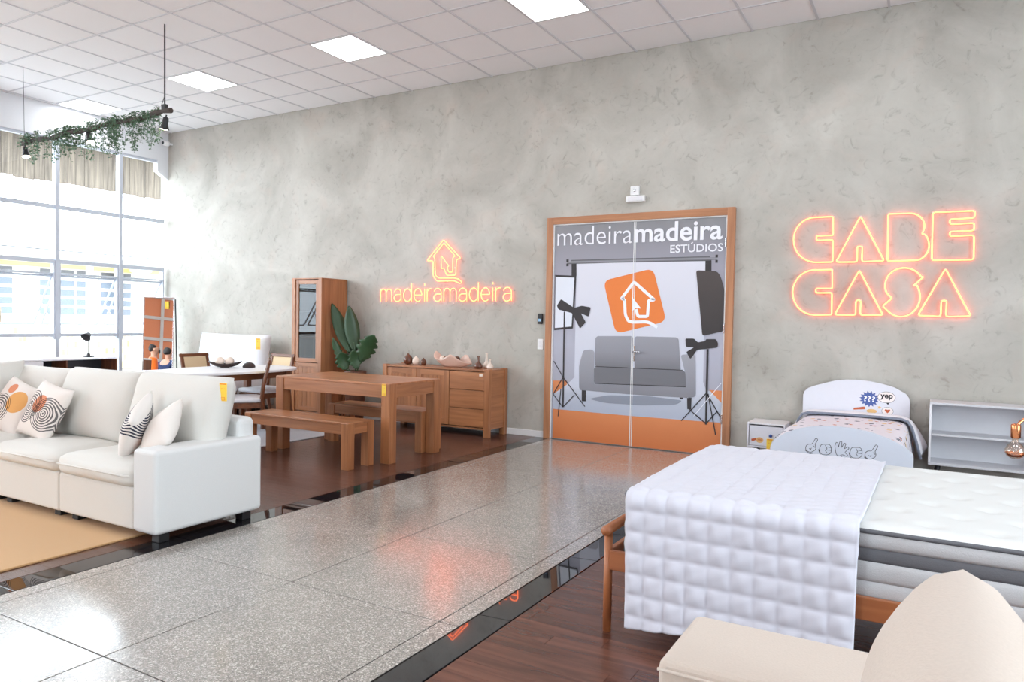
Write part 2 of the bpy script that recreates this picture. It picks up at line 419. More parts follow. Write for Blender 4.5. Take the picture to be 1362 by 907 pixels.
# ---- floor
fl = box('floor', (XL-.2, YF-.2, -.12), (XR+.2, .2, -.024), 'joint', None, 0); tag(fl, 'showroom floor of terrazzo walkway, black granite strips and dark wood planks', None, None, 'structure')
def piece_mesh(name, lx, ly, t=.022, bev=.0015):
    bm = bmesh.new(); add_box(bm, (-lx/2, -ly/2, -t), (lx/2, ly/2, 0), bev, 1)
    me = bpy.data.meshes.new(name); bm.to_mesh(me); bm.free(); return me
def place(name, me, mat, x, y, z=0, sx=1, sy=1, parent=fl):
    o = link(name, me, mat, parent); o.location = (x, y, z); o.scale = (sx, sy, 1); return o
yj = [-.012, -.005+(-.98)] ; yj = [-5.045+1.01*k for k in range(5, -8, -1) if -5.045+1.01*k < -.2]
yj = [0]+yj
xs = [2.762, 2.872, 3.815, 4.762, 4.868]
slab = {}
box('joint_bed', (2.764, YF, -.024), (4.866, 0, -.0022), 'joint', fl, 0)
for a, b in zip(xs[:-1], xs[1:]):
    for y1, y0 in zip(yj[:-1], yj[1:]):
        k = (round(b-a, 3), round(y1-y0, 3))
        if k not in slab: slab[k] = piece_mesh('terrazzo_slab', k[0]-.006, k[1]-.006)
        place('terrazzo_slab', slab[k], 'terrazzo', (a+b)/2, (y0+y1)/2)
# the walkway crossing behind and to the right of the camera stays terrazzo
gr = {}
yg = [0]+[-4.87+1.01*k for k in range(4, -8, -1)]
for a, b in ((2.578, 2.760), (4.870, 5.040)):
    for y1, y0 in zip(yg[:-1], yg[1:]):
        k = (round(b-a, 3), round(y1-y0, 3))
        if k not in gr: gr[k] = piece_mesh('granite_slab', k[0]-.002, k[1]-.003)
        o = place('granite_slab', gr[k], 'granite', (a+b)/2, (y0+y1)/2)
        if a > 4: o.rotation_euler = (0, -.045, 0)      # strip tilted on purpose to bring the neon reflection onto it
PW = .10
pl_me = piece_mesh('floor_plank', 1, PW-.0012, .022, .0008)
cand, rest = [], []
for (xa, xb) in ((XL, 2.575), (5.043, XR)):
    row = 0
    y = 0
    while y > YF:
        x = xa - R.random()*.7
        while x < xb:
            ln = R.choice((.6, .75, .9, 1.05)); x0, x1 = max(x, xa), min(x+ln, xb)
            if x1-x0 > .02:
                c = ((x0+x1)/2, y-PW/2, x1-x0)
                d = math.hypot(c[0]-CX, c[1]-CY)
                hid = (xa < 0 and (c[1] < -4.35 or c[0] < -1.3)) or (xa > 0 and (c[1] > -3.0 or (c[0] > 5.75 and c[1] > -4.4)))
                (cand if (not hid and seen(c[0], c[1], 0, 60)) else rest).append((d, c))
            x += ln
        y -= PW
cand.sort(); rest += cand[300:]; cand = cand[:300]
for d, (x, y, l) in cand:
    place('floor_plank', pl_me, 'plank', x, y, 0, l-.0012)
vs, fs = [], []
for d, (x, y, l) in rest:
    b0 = len(vs); h, w = l/2-.0006, PW/2-.0006
    vs += [(x-h, y-w, 0), (x+h, y-w, 0), (x+h, y+w, 0), (x-h, y+w, 0), (x-h, y-w, -.02), (x+h, y-w, -.02), (x+h, y+w, -.02), (x-h, y+w, -.02)]
    fs += [tuple(b0+i for i in f) for f in ((0, 1, 2, 3), (0, 4, 5, 1), (1, 5, 6, 2), (2, 6, 7, 3), (3, 7, 4, 0))]
o = mesh('plank_field', vs, fs, 'plank', fl); tag(o, kind='stuff')

# ---- back wall with the signs, other walls
o = box('wall_back', (XL-.2, .0, -.1), (XR+.2, .25, H+.3), 'cement', None, 0); tag(o, 'grey troweled cement wall behind the neon signs', None, None, 'structure')
o = box('baseboard_back', (-4.46, -.014, 0), (2.70, 0, .075), 'white_plastic', None, .003); tag(o, 'white baseboard along the cement wall beside the door', None, None, 'structure')
o = box('wall_right', (XR, YF-.2, 4.0), (XR+.2, 0, H+.3), 'white_paint', None, 0); tag(o, 'white lintel wall above the shop front, out of view', None, None, 'structure'); box('end_pier', (XR, -4.05, -.1), (XR+.2, 0, 4.0), 'white_paint', o, 0); box('end_pier', (XR, YF-.2, -.1), (XR+.2, -8.35, 4.0), 'white_paint', o, 0)
wl = box('wall_left', (XL-.16, YF, 3.93), (XL, 0, 6.6), 'white_paint', None, 0); tag(wl, 'white lintel wall above the tall windows', None, None, 'structure')  # unseen upper part raised to block sky light from the building opposite
v = [(0, 3.62), (-.045, 3.66), (-.20, 3.75), (-.20, 3.94), (0, 3.94)]
mesh('wall_corner_box', [(XL-.1, y, z) for y, z in v]+[(XL+.003, y, z) for y, z in v],
     [(0, 1, 2, 3, 4), (9, 8, 7, 6, 5)]+[(i, i+5, (i+1) % 5+5, (i+1) % 5) for i in range(5)], 'white_paint', wl)
box('sill_wall', (XL-.16, YF, -.1), (XL, 0, .22), 'white_paint', wl, 0)
wf = box('wall_front', (XL, YF-.2, -.1), (3.2, YF, H+.3), 'orange_wall', None, 0); tag(wf, 'orange wall with grey rails facing the cement wall, seen in the mirror', None, None, 'structure')
boxes('wall_rail', [((XL, YF, z), (3.2, YF+.03, z+.09)) for z in (.9, 1.55, 2.2, 2.85, 3.5)]+[((x, YF, 0), (x+.09, YF+.035, H)) for x in (-2.3, -.4, 1.5)], 'grey_line', wf, 0)
box('white_wall', (4.75, YF-.2, -.1), (XR, YF, H+.3), 'white_paint', wf, 0); box('white_wall', (3.2, YF-.2, 3.9), (4.75, YF, H+.3), 'white_paint', wf, 0); box('white_wall', (3.2, YF-.2, -.1), (4.75, YF, .5), 'white_paint', wf, 0)

# ---- ceiling: t-bar grid, tiles, led panels
ce = box('ceiling', (XL-.2, YF-.2, H+.05), (XR+.2, .2, H+.2), 'white_paint', None, 0); tag(ce, 'white suspended ceiling of square tiles in a thin metal grid', None, None, 'structure')
gx = [T*i for i in range(-7, 20)]; gy = [-.603-T*j for j in range(0, 17)]
boxes('grid_bar', [((x-.011, YF, H), (x+.011, 0, H+.012)) for x in gx]+[((XL, y-.011, H+.0005), (XR, y+.011, H+.0125)) for y in gy], 'tbar', ce, 0)
ex = [XL]+gx+[XR]; ey = [0]+gy+[YF]
tiles = {}; vs, fs = [], []; LED = []
for i in range(len(ex)-1):
    for j in range(len(ey)-1):
        x0, x1, y1, y0 = ex[i], ex[i+1], ey[j], ey[j+1]
        if x1-x0 < .06 or y1-y0 < .06: continue
        cx, cy = (x0+x1)/2, (y0+y1)/2
        gi = round(x0/T) if i else 0
        if gi % 4 == 1 and j in (2, 8, 12): LED.append((x0, x1, y0, y1)); continue
        if seen(cx, cy, H, 40):
            k = (round(x1-x0, 3), round(y1-y0, 3))
            if k not in tiles:
                bm = bmesh.new(); add_box(bm, (-k[0]/2+.008, -k[1]/2+.008, 0), (k[0]/2-.008, k[1]/2-.008, .02), .004, 1)
                me = bpy.data.meshes.new('ceiling_tile'); bm.to_mesh(me); bm.free(); tiles[k] = me
            place('ceiling_tile', tiles[k], 'tile', cx, cy, H+.0065, parent=ce)
        else:
            b0 = len(vs); vs += [(x0, y0, H+.014), (x1, y0, H+.014), (x1, y1, H+.014), (x0, y1, H+.014)]; fs.append((b0+3, b0+2, b0+1, b0))
o = mesh('tile_field', vs, fs, 'tile', ce); tag(o, kind='stuff')
lab = {1: 'bright square ceiling panel above the neon house sign, second from the right', 5: 'large bright square ceiling panel cut by the top edge of the photo',
       -3: 'bright square ceiling panel just right of the hanging beam', -7: 'farthest bright ceiling panel behind the leafy hanging beam'}
for x0, x1, y0, y1 in LED:
    gi = round(x0/T); vis = abs(y0+1.853) < .1 and gi in lab
    t = thing('ceiling_light', lab[gi] if vis else 'square ceiling panel of the row outside the picture', 'ceiling light', ((x0+x1)/2, (y0+y1)/2, H), 0, 'square led ceiling panels')
    w, h = (x1-x0)/2-.012, (y1-y0)/2-.012
    boxes('panel_frame', [((-w, -h, -.004), (-w+.01, h, .01)), ((w-.01, -h, -.004), (w, h, .01)), ((-w, -h, -.004), (w, -h+.01, .01)), ((-w, h-.01, -.004), (w, h, .01))], 'white_plastic', t, 0)
    mesh('diffuser', [(-w+.01, -h+.01, 0), (w-.01, -h+.01, 0), (w-.01, h-.01, 0), (-w+.01, h-.01, 0)], [(3, 2, 1, 0)], 'led', t)

# ---- windows of the left wall, one per bay
my = [-.03, -.82]+[-.82-.962*k for k in range(1, 11)]
TR = (.22, 1.06, 2.14, 2.94, 3.91)
for n, (y1, y0) in enumerate(zip(my[:-1], my[1:])):
    w = thing('window_%d' % (n+1), None, None, (XL, (y0+y1)/2, .22), 0, None, 'structure')
    w['label'] = ['narrow tall window bay at the corner with the cement wall', 'tall window bay above the small black desk lamp', 'tall window bay at the left edge with an open awning sash'][n] if n < 3 else 'tall window bay left of the picture'
    lo, hi = y0-(y0+y1)/2, y1-(y0+y1)/2
    Z = lambda z: z-.22
    box('mullion', (-.10, lo-.028, Z(.22)), (0, lo+.028, Z(3.93)), 'frame_paint', w, .004)
    boxes('sash_jamb', [((-.09, lo+.028, Z(1.0)), (-.01, lo+.052, Z(2.12))), ((-.09, hi-.052, Z(1.0)), (-.01, hi-.028, Z(2.12)))], 'frame_paint', w, .003)
    for z, h in ((.22, .06), (1.06, .05), (1.96, .028), (2.14, .06), (2.94, .06), (3.91, .04)):
        box('transom', (-.085, lo+.028, Z(z)-h/2), (-.015, hi-.028, Z(z)+h/2), 'frame_paint', w, .003)
    for a, b in ((.25, 1.035), (2.17, 2.91), (2.97, 3.89)):
        mesh('pane', [(-.05, lo+.03, Z(a)), (-.05, hi-.03, Z(a)), (-.05, hi-.03, Z(b)), (-.05, lo+.03, Z(b))], [(0, 1, 2, 3)], 'glass', w)
    # awning sash pushed open at its foot
    P0, P1 = Vector((-.06, 0, Z(1.94))), Vector((-.56, 0, Z(1.21))); dv = P1-P0
    ya, yb = lo+.055, hi-.055
    def q(t, y): return (P0.x+dv.x*t, y, P0.z+dv.z*t)
    vs, fs = [], []
    for ln in ([q(0, ya), q(1, ya)], [q(0, yb), q(1, yb)], [q(.02, ya), q(.02, yb)], [q(.99, ya), q(.99, yb)]): sweep(ln, .016, False, 6, vs, fs)
    sa = mesh('awning_sash', vs, fs, 'frame_paint', w)
    mesh('sash_pane', [q(.02, ya), q(.02, yb), q(.99, yb), q(.99, ya)], [(0, 1, 2, 3)], 'glass', sa)
    vs, fs = [], []
    for yy in (ya, yb): sweep([(-.05, yy, Z(1.25)), q(.55, yy)], .008, False, 6, vs, fs)
    mesh('stay', vs, fs, 'frame_paint', w)
# ---- shop front glazing behind the camera
for n in range(2):
    x0 = 0
    w = thing('window_%d' % (n+20), 'tall shop front window outside the picture', None, (XR+.1, -5.12-n*2.14, 0), math.pi/2, None, 'structure')
    boxes('window_frame', [((-1.07, -.04, 0), (-1.0, .04, 4)), ((1.0, -.04, 0), (1.07, .04, 4)), ((-1, -.04, 0), (1, .04, .1)), ((-1, -.04, 2.2), (1, .04, 2.27)), ((-1, -.04, 3.93), (1, .04, 4))], 'frame_paint', w)
    mesh('pane', [(-1, 0, .1), (1, 0, .1), (1, 0, 3.93), (-1, 0, 3.93)], [(0, 1, 2, 3)], 'glass', w)

w = thing('window_30', 'unseen window added behind the camera for frontal light', None, (3.975, YF-.1, .5), 0, None, 'structure')  # added opening that brightens the lower cement wall from the front
boxes('window_frame', [((-.77, -.04, 0), (-.70, .04, 3.4)), ((.70, -.04, 0), (.77, .04, 3.4)), ((-.03, -.04, 0), (.03, .04, 3.4)), ((-.72, -.04, 0), (.72, .04, .07)), ((-.72, -.04, 3.33), (.72, .04, 3.4))], 'frame_paint', w)
mesh('pane', [(-.72, 0, .05), (.72, 0, .05), (.72, 0, 3.35), (-.72, 0, 3.35)], [(0, 1, 2, 3)], 'glass', w)
# ---- outdoors: eave, ground, building across the yard
MT['yard'] = pm('pale_concrete', S(166, 164, 160), .9, var=.08)
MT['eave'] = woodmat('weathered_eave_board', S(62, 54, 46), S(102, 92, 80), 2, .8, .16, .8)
MT['facade'] = pm('cream_render', S(240, 236, 224), .85, var=.03)
MT['yellow_band'] = pm('yellow_render', S(240, 206, 138), .85, var=.05)
MT['roof_sheet'] = pm('pale_roof_sheet', S(226, 226, 226), .7, var=.06)
MT['louvre'] = pm('grey_louvre_glass', S(112, 124, 142), .3, var=.15)
MT['dark_pane'] = pm('dark_upper_pane', S(84, 84, 88), .3, var=.2)
def brickmat():
    mt, nt, b, L = newmat('yellow_and_white_tiles')
    tc = nt.nodes.new('ShaderNodeTexCoord'); mp = nt.nodes.new('ShaderNodeMapping'); mp.inputs['Rotation'].default_value = (0, 0, 0)
    sx = nt.nodes.new('ShaderNodeSeparateXYZ'); cb = nt.nodes.new('ShaderNodeCombineXYZ'); L(tc.outputs['Object'], sx.inputs[0])
    L(sx.outputs[1], cb.inputs[0]); L(sx.outputs[2], cb.inputs[1])
    bt = nt.nodes.new('ShaderNodeTexBrick'); bt.offset = 0; bt.inputs['Scale'].default_value = 1; bt.inputs['Brick Width'].default_value = .11; bt.inputs['Row Height'].default_value = .2
    bt.inputs['Mortar Size'].default_value = .012; bt.inputs['Bias'].default_value = .1
    bt.inputs['Color1'].default_value = S(232, 178, 92); bt.inputs['Color2'].default_value = S(246, 240, 226); bt.inputs['Mortar'].default_value = S(248, 246, 240)
    L(cb.outputs[0], bt.inputs['Vector']); L(bt.outputs['Color'], b.inputs['Base Color']); b.inputs['Roughness'].default_value = .6
    return mt
MT['ytile'] = brickmat()
o = box('ground', (-60, -50, -.6), (XL-.2, 50, -.2), 'yard', None, 0); tag(o, 'pale paved yard outside the windows', None, None, 'structure')
ea = thing('canopy', 'weathered vertical board fascia of a canopy outside the tall windows', 'canopy', (-9.0, 1.5, -.2))
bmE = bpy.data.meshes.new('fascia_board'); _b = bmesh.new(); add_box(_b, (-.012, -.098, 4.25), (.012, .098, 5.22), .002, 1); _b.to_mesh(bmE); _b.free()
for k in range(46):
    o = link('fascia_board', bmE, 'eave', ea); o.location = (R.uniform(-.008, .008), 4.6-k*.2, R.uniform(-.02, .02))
box('canopy_roof', (-1.2, -4.7, 5.18), (.6, 4.9, 5.24), 'eave', ea, 0)  # unseen slab, front edge extended to shade the fascia boards
for y in (-4.4, 4.7): box('post', (-.9, y-.08, 0), (-.74, y+.08, 5.18), 'facade', ea, .01)
bd = thing('building', 'cream building with yellow tiles and louvred windows seen through the glass', 'building', (-14, 4, -.2))
box('wall', (-4, -12, 0), (0, 14, 1.35), 'ytile', bd, 0)
box('upper_wall', (-4, -12, 1.35), (-.01, 14, 2.95), 'facade', bd, 0)
box('yellow_band', (-4, -12, 2.80), (.06, 14, 2.95), 'yellow_band', bd, .004)
box('roof', (-5, -12.4, 2.95), (2.7, 14.4, 3.08), 'roof_sheet', bd, .01)  # deep front overhang is made up, keeps sky light off the facade
for k in range(8): box('added_overhang_post', (2.45, -11.5+k*3.4, 0), (2.57, -11.38+k*3.4, 2.95), 'facade', bd, .005)  # supports invented along with the shading overhang
mesh('roof_slope', [(2.7, -12.4, 3.10), (2.7, 14.4, 3.10), (-4, 14.4, 4.3), (-4, -12.4, 4.3), (2.7, -12.4, 3.05), (2.7, 14.4, 3.05), (-4, 14.4, 4.2), (-4, -12.4, 4.2)],
     [(0, 1, 2, 3), (7, 6, 5, 4), (0, 4, 5, 1), (1, 5, 6, 2), (2, 6, 7, 3), (3, 7, 4, 0)], 'roof_sheet', bd)
for k in range(9):
    yb_ = -4.9+k*1.86 if k % 2 == 0 else -4.9+k*1.86-.2
    w = box('window', (-.03, yb_, 1.48), (.02, yb_+1.5, 2.78), 'facade', bd, .004)
    for c in range(3):
        a0 = yb_+.06+c*.49
        box('upper_pane', (.0, a0, 2.58), (.03, a0+.40, 2.76), 'dark_pane', w, .002)
        for r in range(4):
            box('louvre', (.0, a0, 1.55+r*.25), (.03, a0+.40, 1.55+r*.25+.17), 'louvre', w, .002)
tr = thing('pillar', 'pale square pillar standing outside by the corner window', 'pillar', (-13.3, 5.3, -.2)); box('shaft', (-.15, -.2, 0), (.15, .2, 2.8), 'facade', tr, .01)
box('cap', (-.18, -.23, 2.8), (.18, .23, 2.9), 'facade', tr, .01)

# ================================================================ door, its print and the neon signs (wall coordinates x, z)
PR={
 'paper':[(3.085, 2.071), (4.584, 2.06), (4.594, 0.777), (4.628, 0.691), (4.794, 0.666), (4.802, 0.37), (3.82, 0.352), (2.815, 0.359), (2.811, 0.546), (2.994, 0.655), (3.088, 0.748)],
 'studio_floor':[(2.811, 0.536), (3.101, 0.642), (4.611, 0.654), (4.796, 0.614), (4.802, 0.361), (3.82, 0.348), (2.815, 0.355)],
 'orange_floor':[(2.815, 0.359), (3.82, 0.352), (4.802, 0.361), (4.811, 0.012), (3.829, -0.01), (2.819, 0.014)],
 'orange_l':[(2.812, 0.694), (2.993, 0.7), (2.994, 0.655), (2.816, 0.533)],
 'orange_r':[(4.659, 0.698), (4.799, 0.698), (4.802, 0.571)],
 'roller':[(3.014, 2.112), (4.635, 2.111), (4.637, 2.062), (3.015, 2.073)],
 'roller2':[(2.961, 2.094), (4.705, 2.098), (4.706, 2.072), (2.962, 2.065)],
 'brk_l':[(3.022, 2.073), (3.085, 2.071), (3.089, 1.927), (3.025, 1.928)],
 'brk_r':[(4.584, 2.072), (4.649, 2.07), (4.652, 1.957), (4.587, 1.958)],
 'softl':[(2.813, 1.941), (3.089, 1.927), (3.056, 1.314), (2.814, 1.29)],
 'softl_in':[(2.82, 1.918), (3.064, 1.905), (3.04, 1.339), (2.823, 1.315)],
 'spotl':[(2.843, 1.58), (2.896, 1.658), (3.069, 1.556), (3.164, 1.581), (3.279, 1.563), (3.254, 1.454), (3.155, 1.495), (3.221, 1.39), (3.149, 1.316), (3.043, 1.494), (2.866, 1.535)],
 'softr':[(4.489, 1.965), (4.709, 1.952), (4.75, 1.894), (4.788, 1.773), (4.805, 1.582), (4.805, 1.38), (4.8, 1.325), (4.574, 1.267)],
 'spotr':[(4.391, 1.235), (4.486, 1.238), (4.526, 1.198), (4.606, 1.215), (4.614, 1.236), (4.719, 1.239), (4.741, 1.196), (4.735, 1.149), (4.608, 1.13), (4.52, 1.118), (4.494, 1.073), (4.451, 1.015), (4.404, 1.091), (4.489, 1.144), (4.399, 1.146)],
 'back_l':[(3.369, 1.235), (3.779, 1.246), (3.799, 1.228), (3.807, 0.895), (3.377, 0.878), (3.346, 0.896), (3.343, 1.21)],
 'back_r':[(3.834, 1.244), (4.29, 1.245), (4.316, 1.228), (4.349, 0.888), (3.823, 0.871), (3.815, 1.225)],
 'arm_l':[(3.197, 1.067), (3.3, 1.079), (3.332, 1.057), (3.342, 0.628), (3.154, 0.607), (3.148, 0.886)],
 'arm_r':[(4.344, 1.058), (4.485, 1.073), (4.505, 1.047), (4.52, 0.618), (4.425, 0.594), (4.4, 0.864)],
 'seat':[(3.336, 0.88), (3.823, 0.89), (4.381, 0.89), (4.419, 0.853), (4.417, 0.713), (3.341, 0.686)],
 'base':[(3.341, 0.682), (4.417, 0.713), (4.43, 0.598), (3.814, 0.593), (3.155, 0.603)],
 'leg1':[(3.186, 0.603), (3.239, 0.603), (3.241, 0.478), (3.189, 0.474)],
 'leg2':[(4.425, 0.597), (4.474, 0.604), (4.473, 0.476), (4.43, 0.478)],
 'leg3':[(4.343, 0.601), (4.383, 0.604), (4.384, 0.58), (4.344, 0.581)],
 'shade':[(3.272, 0.509), (3.517, 0.567), (4.007, 0.587), (4.38, 0.567), (4.309, 0.517), (3.914, 0.479), (3.479, 0.476)],
 'logo_sq':[(3.426, 1.866), (4.011, 1.996), (4.175, 1.416), (3.591, 1.266)],
 'logo_house':[(3.687, 1.659), (3.647, 1.662), (3.794, 1.849), (4.035, 1.65), (3.968, 1.646), (3.959, 1.467), (3.848, 1.466), (3.825, 1.548)],
 'logo_base':[(3.687, 1.659), (3.699, 1.479), (3.74, 1.409), (3.795, 1.402), (3.968, 1.409), (4.074, 1.35)],
 'logo_arrow':[(3.773, 1.686), (3.78, 1.524), (3.82, 1.561), (3.884, 1.554)],
 'standl':[[(2.944, 1.512), (2.95, 0.389)], [(2.944, 0.74), (2.818, 0.533)], [(2.944, 0.74), (3.232, 0.416)], [(2.95, 0.389), (2.818, 0.533)], [(2.95, 0.389), (3.092, 0.539)], [(2.919, 0.602), (2.889, 0.274)], [(2.818, 0.926), (2.944, 0.74)]],
 'standr':[[(4.634, 1.131), (4.637, 0.329)], [(4.634, 0.665), (4.368, 0.347)], [(4.634, 0.665), (4.792, 0.418)], [(4.65, 0.657), (4.74, 0.228)], [(4.455, 0.475), (4.637, 0.338)], [(4.637, 0.338), (4.751, 0.48)], [(4.502, 0.407), (4.8, 0.78)]],
 'txt_l':[(2.834, 2.288), (3.768, 2.28), (3.35, 2.496)],
 'txt_b':[(3.783, 2.295), (4.766, 2.278), (4.277, 2.499)],
 'txt_e':[(4.197, 2.17), (4.769, 2.155), (4.21, 2.246)],
 'handle':[(3.811, 1.139), (3.815, 0.964), (3.881, 1.072)],
}
NE={
 'txt':[(0.158, 1.617), (2.227, 1.643), (1.726, 1.86), (0.19, 1.786)],
}
CC={
 'C1':[(5.82, 2.462), (5.662, 2.464), (5.616, 2.461), (5.573, 2.447), (5.535, 2.423), (5.503, 2.389), (5.479, 2.348), (5.465, 2.301), (5.461, 2.251), (5.468, 2.201), (5.484, 2.153), (5.51, 2.11), (5.544, 2.073), (5.584, 2.046), (5.628, 2.028), (5.674, 2.021), (5.827, 2.021), (5.824, 2.237), (5.691, 2.236), (5.686, 2.236), (5.68, 2.239), (5.675, 2.248), (5.673, 2.259), (5.675, 2.27), (5.679, 2.279), (5.685, 2.281), (5.825, 2.28)],
 'A1':[(6.062, 2.454), (6.277, 2.021), (6.085, 2.018), (6.086, 2.163), (6.065, 2.164), (6.043, 2.165), (6.045, 2.016), (5.857, 2.019)],
 'B':[(6.298, 2.461), (6.479, 2.457), (6.482, 2.457), (6.495, 2.455), (6.507, 2.452), (6.52, 2.448), (6.531, 2.443), (6.543, 2.436), (6.553, 2.428), (6.563, 2.419), (6.572, 2.409), (6.579, 2.398), (6.586, 2.387), (6.591, 2.375), (6.595, 2.363), (6.597, 2.35), (6.598, 2.338), (6.598, 2.31), (6.579, 2.261), (6.605, 2.257), (6.618, 2.238), (6.628, 2.218), (6.635, 2.195), (6.639, 2.172), (6.641, 2.149), (6.639, 2.125), (6.634, 2.103), (6.626, 2.083), (6.615, 2.064), (6.602, 2.048), (6.586, 2.036), (6.57, 2.026), (6.551, 2.021), (6.532, 2.019), (6.304, 2.019)],
 'E':[(6.662, 2.455), (6.99, 2.451), (6.987, 2.387), (6.811, 2.384), (6.809, 2.384), (6.802, 2.382), (6.798, 2.374), (6.797, 2.364), (6.799, 2.353), (6.804, 2.345), (6.81, 2.342), (6.813, 2.339), (6.988, 2.342), (6.988, 2.274), (6.815, 2.273), (6.812, 2.273), (6.806, 2.271), (6.801, 2.263), (6.8, 2.253), (6.802, 2.242), (6.807, 2.234), (6.813, 2.231), (6.816, 2.231), (6.989, 2.233), (6.992, 2.014), (6.666, 2.016)],
 'C2':[(5.826, 1.947), (5.661, 1.947), (5.623, 1.942), (5.58, 1.926), (5.541, 1.9), (5.509, 1.865), (5.486, 1.823), (5.471, 1.776), (5.467, 1.725), (5.474, 1.675), (5.491, 1.628), (5.517, 1.585), (5.551, 1.55), (5.591, 1.524), (5.635, 1.508), (5.681, 1.503), (5.833, 1.508), (5.83, 1.721), (5.7, 1.721), (5.694, 1.721), (5.688, 1.724), (5.684, 1.732), (5.682, 1.743), (5.683, 1.753), (5.687, 1.761), (5.693, 1.764), (5.832, 1.763)],
 'A2':[(6.066, 1.936), (6.281, 1.51), (6.085, 1.508), (6.087, 1.65), (6.045, 1.65), (6.045, 1.507), (5.86, 1.508)],
 'S':[(6.586, 1.867), (6.565, 1.896), (6.538, 1.92), (6.508, 1.938), (6.474, 1.949), (6.439, 1.952), (6.405, 1.947), (6.373, 1.935), (6.344, 1.915), (6.32, 1.889), (6.303, 1.858), (6.293, 1.823), (6.29, 1.787), (6.295, 1.75), (6.307, 1.715), (6.354, 1.67), (6.273, 1.594), (6.309, 1.563), (6.335, 1.534), (6.365, 1.513), (6.398, 1.5), (6.432, 1.496), (6.466, 1.501), (6.498, 1.515), (6.526, 1.536), (6.55, 1.565), (6.568, 1.599), (6.579, 1.637), (6.583, 1.677), (6.579, 1.717), (6.569, 1.757), (6.552, 1.792), (6.523, 1.78), (6.604, 1.865)],
 'A3':[(6.777, 1.938), (6.986, 1.509), (6.794, 1.501), (6.795, 1.649), (6.753, 1.649), (6.752, 1.503), (6.569, 1.51)],
}
dr = thing('door_1', 'wide double door wrapped in a printed photo studio scene', None, (3.794, 0, 0), 0, None, 'structure')
D0 = Matrix.Translation((-3.794, 0, 0))
def dbox(name, a, b, mat, parent=dr, bev=.003):
    return box(name, (a[0]-3.794, a[1], a[2]), (b[0]-3.794, b[1], b[2]), mat, parent, bev)
dbox('jamb', (2.703, -.055, 0), (2.782, .0, 2.613), 'door_wood'); dbox('jamb', (4.808, -.055, 0), (4.885, .0, 2.613), 'door_wood')
dbox('head_jamb', (2.782, -.055, 2.533), (4.808, .0, 2.613), 'door_wood_x')
dbox('inner_stop', (2.782, -.042, 0), (2.797, .0, 2.533), 'white_plastic'); dbox('inner_stop', (4.795, -.042, 0), (4.808, .0, 2.533), 'white_plastic')
dbox('inner_stop', (2.797, -.042, 2.52), (4.795, .0, 2.533), 'white_plastic')
ll = dbox('door_leaf', (2.798, -.03, .008), (3.789, -.002, 2.519), 'white_lacq'); lr = dbox('door_leaf', (3.797, -.03, .008), (4.794, -.002, 2.519), 'white_lacq')
dbox('leaf_edge', (3.779, -.036, .008), (3.788, -.0305, 2.519), 'white_plastic'); dbox('leaf_edge', (3.798, -.036, .008), (3.806, -.0305, 2.519), 'white_plastic')
for z in (.35, 1.3, 2.2): dbox('hinge', (4.79, -.05, z), (4.806, -.04, z+.1), 'chrome')
PMAT = dict(
 bg=gradz('print_grey_studio_wall', [(0, (150, 150, 160)), (.45, (176, 176, 190)), (.8, (158, 156, 168)), (1, (138, 138, 142))], 0, 2.5),
 paper=gradz('print_paper_backdrop', [(0, (196, 200, 214)), (.4, (206, 208, 220)), (1, (220, 220, 230))], .5, 2.07),
 sfloor=gradz('print_studio_floor', [(0, (176, 184, 202)), (.6, (184, 190, 204)), (1, (204, 207, 219))], .34, .67),
 orange=gradz('print_orange_floor', [(0, (206, 118, 66)), (1, (218, 136, 86))], 0, .36),
 dark=pm('print_black', S(50, 46, 48), .6), roller=gradz('print_roller', [(0, (70, 68, 72)), (.5, (150, 150, 156)), (1, (64, 62, 66))], 2.065, 2.112),
 white=pm('print_white', S(238, 240, 246), .6), soft=pm('print_softbox_white', S(222, 226, 236), .6),
 softr=gradz('print_softbox_black', [(0, (52, 47, 48)), (1, (76, 68, 66))], 1.27, 1.96),
 sofa=gradz('print_sofa_grey', [(0, (132, 132, 140)), (1, (160, 160, 168))], .6, 1.07), sofab=gradz('print_sofa_back', [(0, (112, 112, 118)), (.5, (142, 142, 150)), (1, (152, 152, 160))], .87, 1.245),
 shade=pm('print_soft_shadow', S(140, 145, 158), .6), logo=pm('print_logo_orange', S(232, 128, 60), .6), txt=pm('print_letter_white', S(240, 240, 246), .6))
pr_ = poly('print_sheet', [(x-3.794, z) for x, z in ((2.80, .01), (4.792, .01), (4.792, 2.517), (2.80, 2.517))], -.0305, PMAT['bg'], dr)
YO = [-.0308]
def dp(name, key, mat, pts=None):
    YO[0] -= .0002
    p_ = [(min(max(x, 2.801), 4.791)-3.794, max(z, .012)) for x, z in (pts or PR[key])]
    return poly(name, p_, YO[0], PMAT[mat], pr_)
def dl(name, lines, w, mat):
    YO[0] -= .0002
    return ribbon(name, [[(min(max(x, 2.805), 4.787)-3.794, z) for x, z in l] for l in lines], w, YO[0], PMAT[mat], pr_)
dp('printed_backdrop', 'paper', 'paper'); dp('printed_studio_floor', 'studio_floor', 'sfloor')
dp('printed_orange_floor', 'orange_floor', 'orange'); dp('printed_orange_corner', 'orange_l', 'orange'); dp('printed_orange_corner', 'orange_r', 'orange')
dp('printed_bracket', 'brk_l', 'dark'); dp('printed_bracket', 'brk_r', 'dark'); dp('printed_roller', 'roller', 'roller'); dp('printed_roller', 'roller2', 'roller')
dl('printed_knob', [[(2.955, 2.105), (2.985, 2.105)], [(2.955, 2.055), (2.985, 2.055)], [(4.69, 2.11), (4.715, 2.11)], [(4.69, 2.055), (4.715, 2.055)]], .03, 'dark')
dp('printed_logo_square', None, 'logo', rounded(PR['logo_sq'], .09, True, 8))
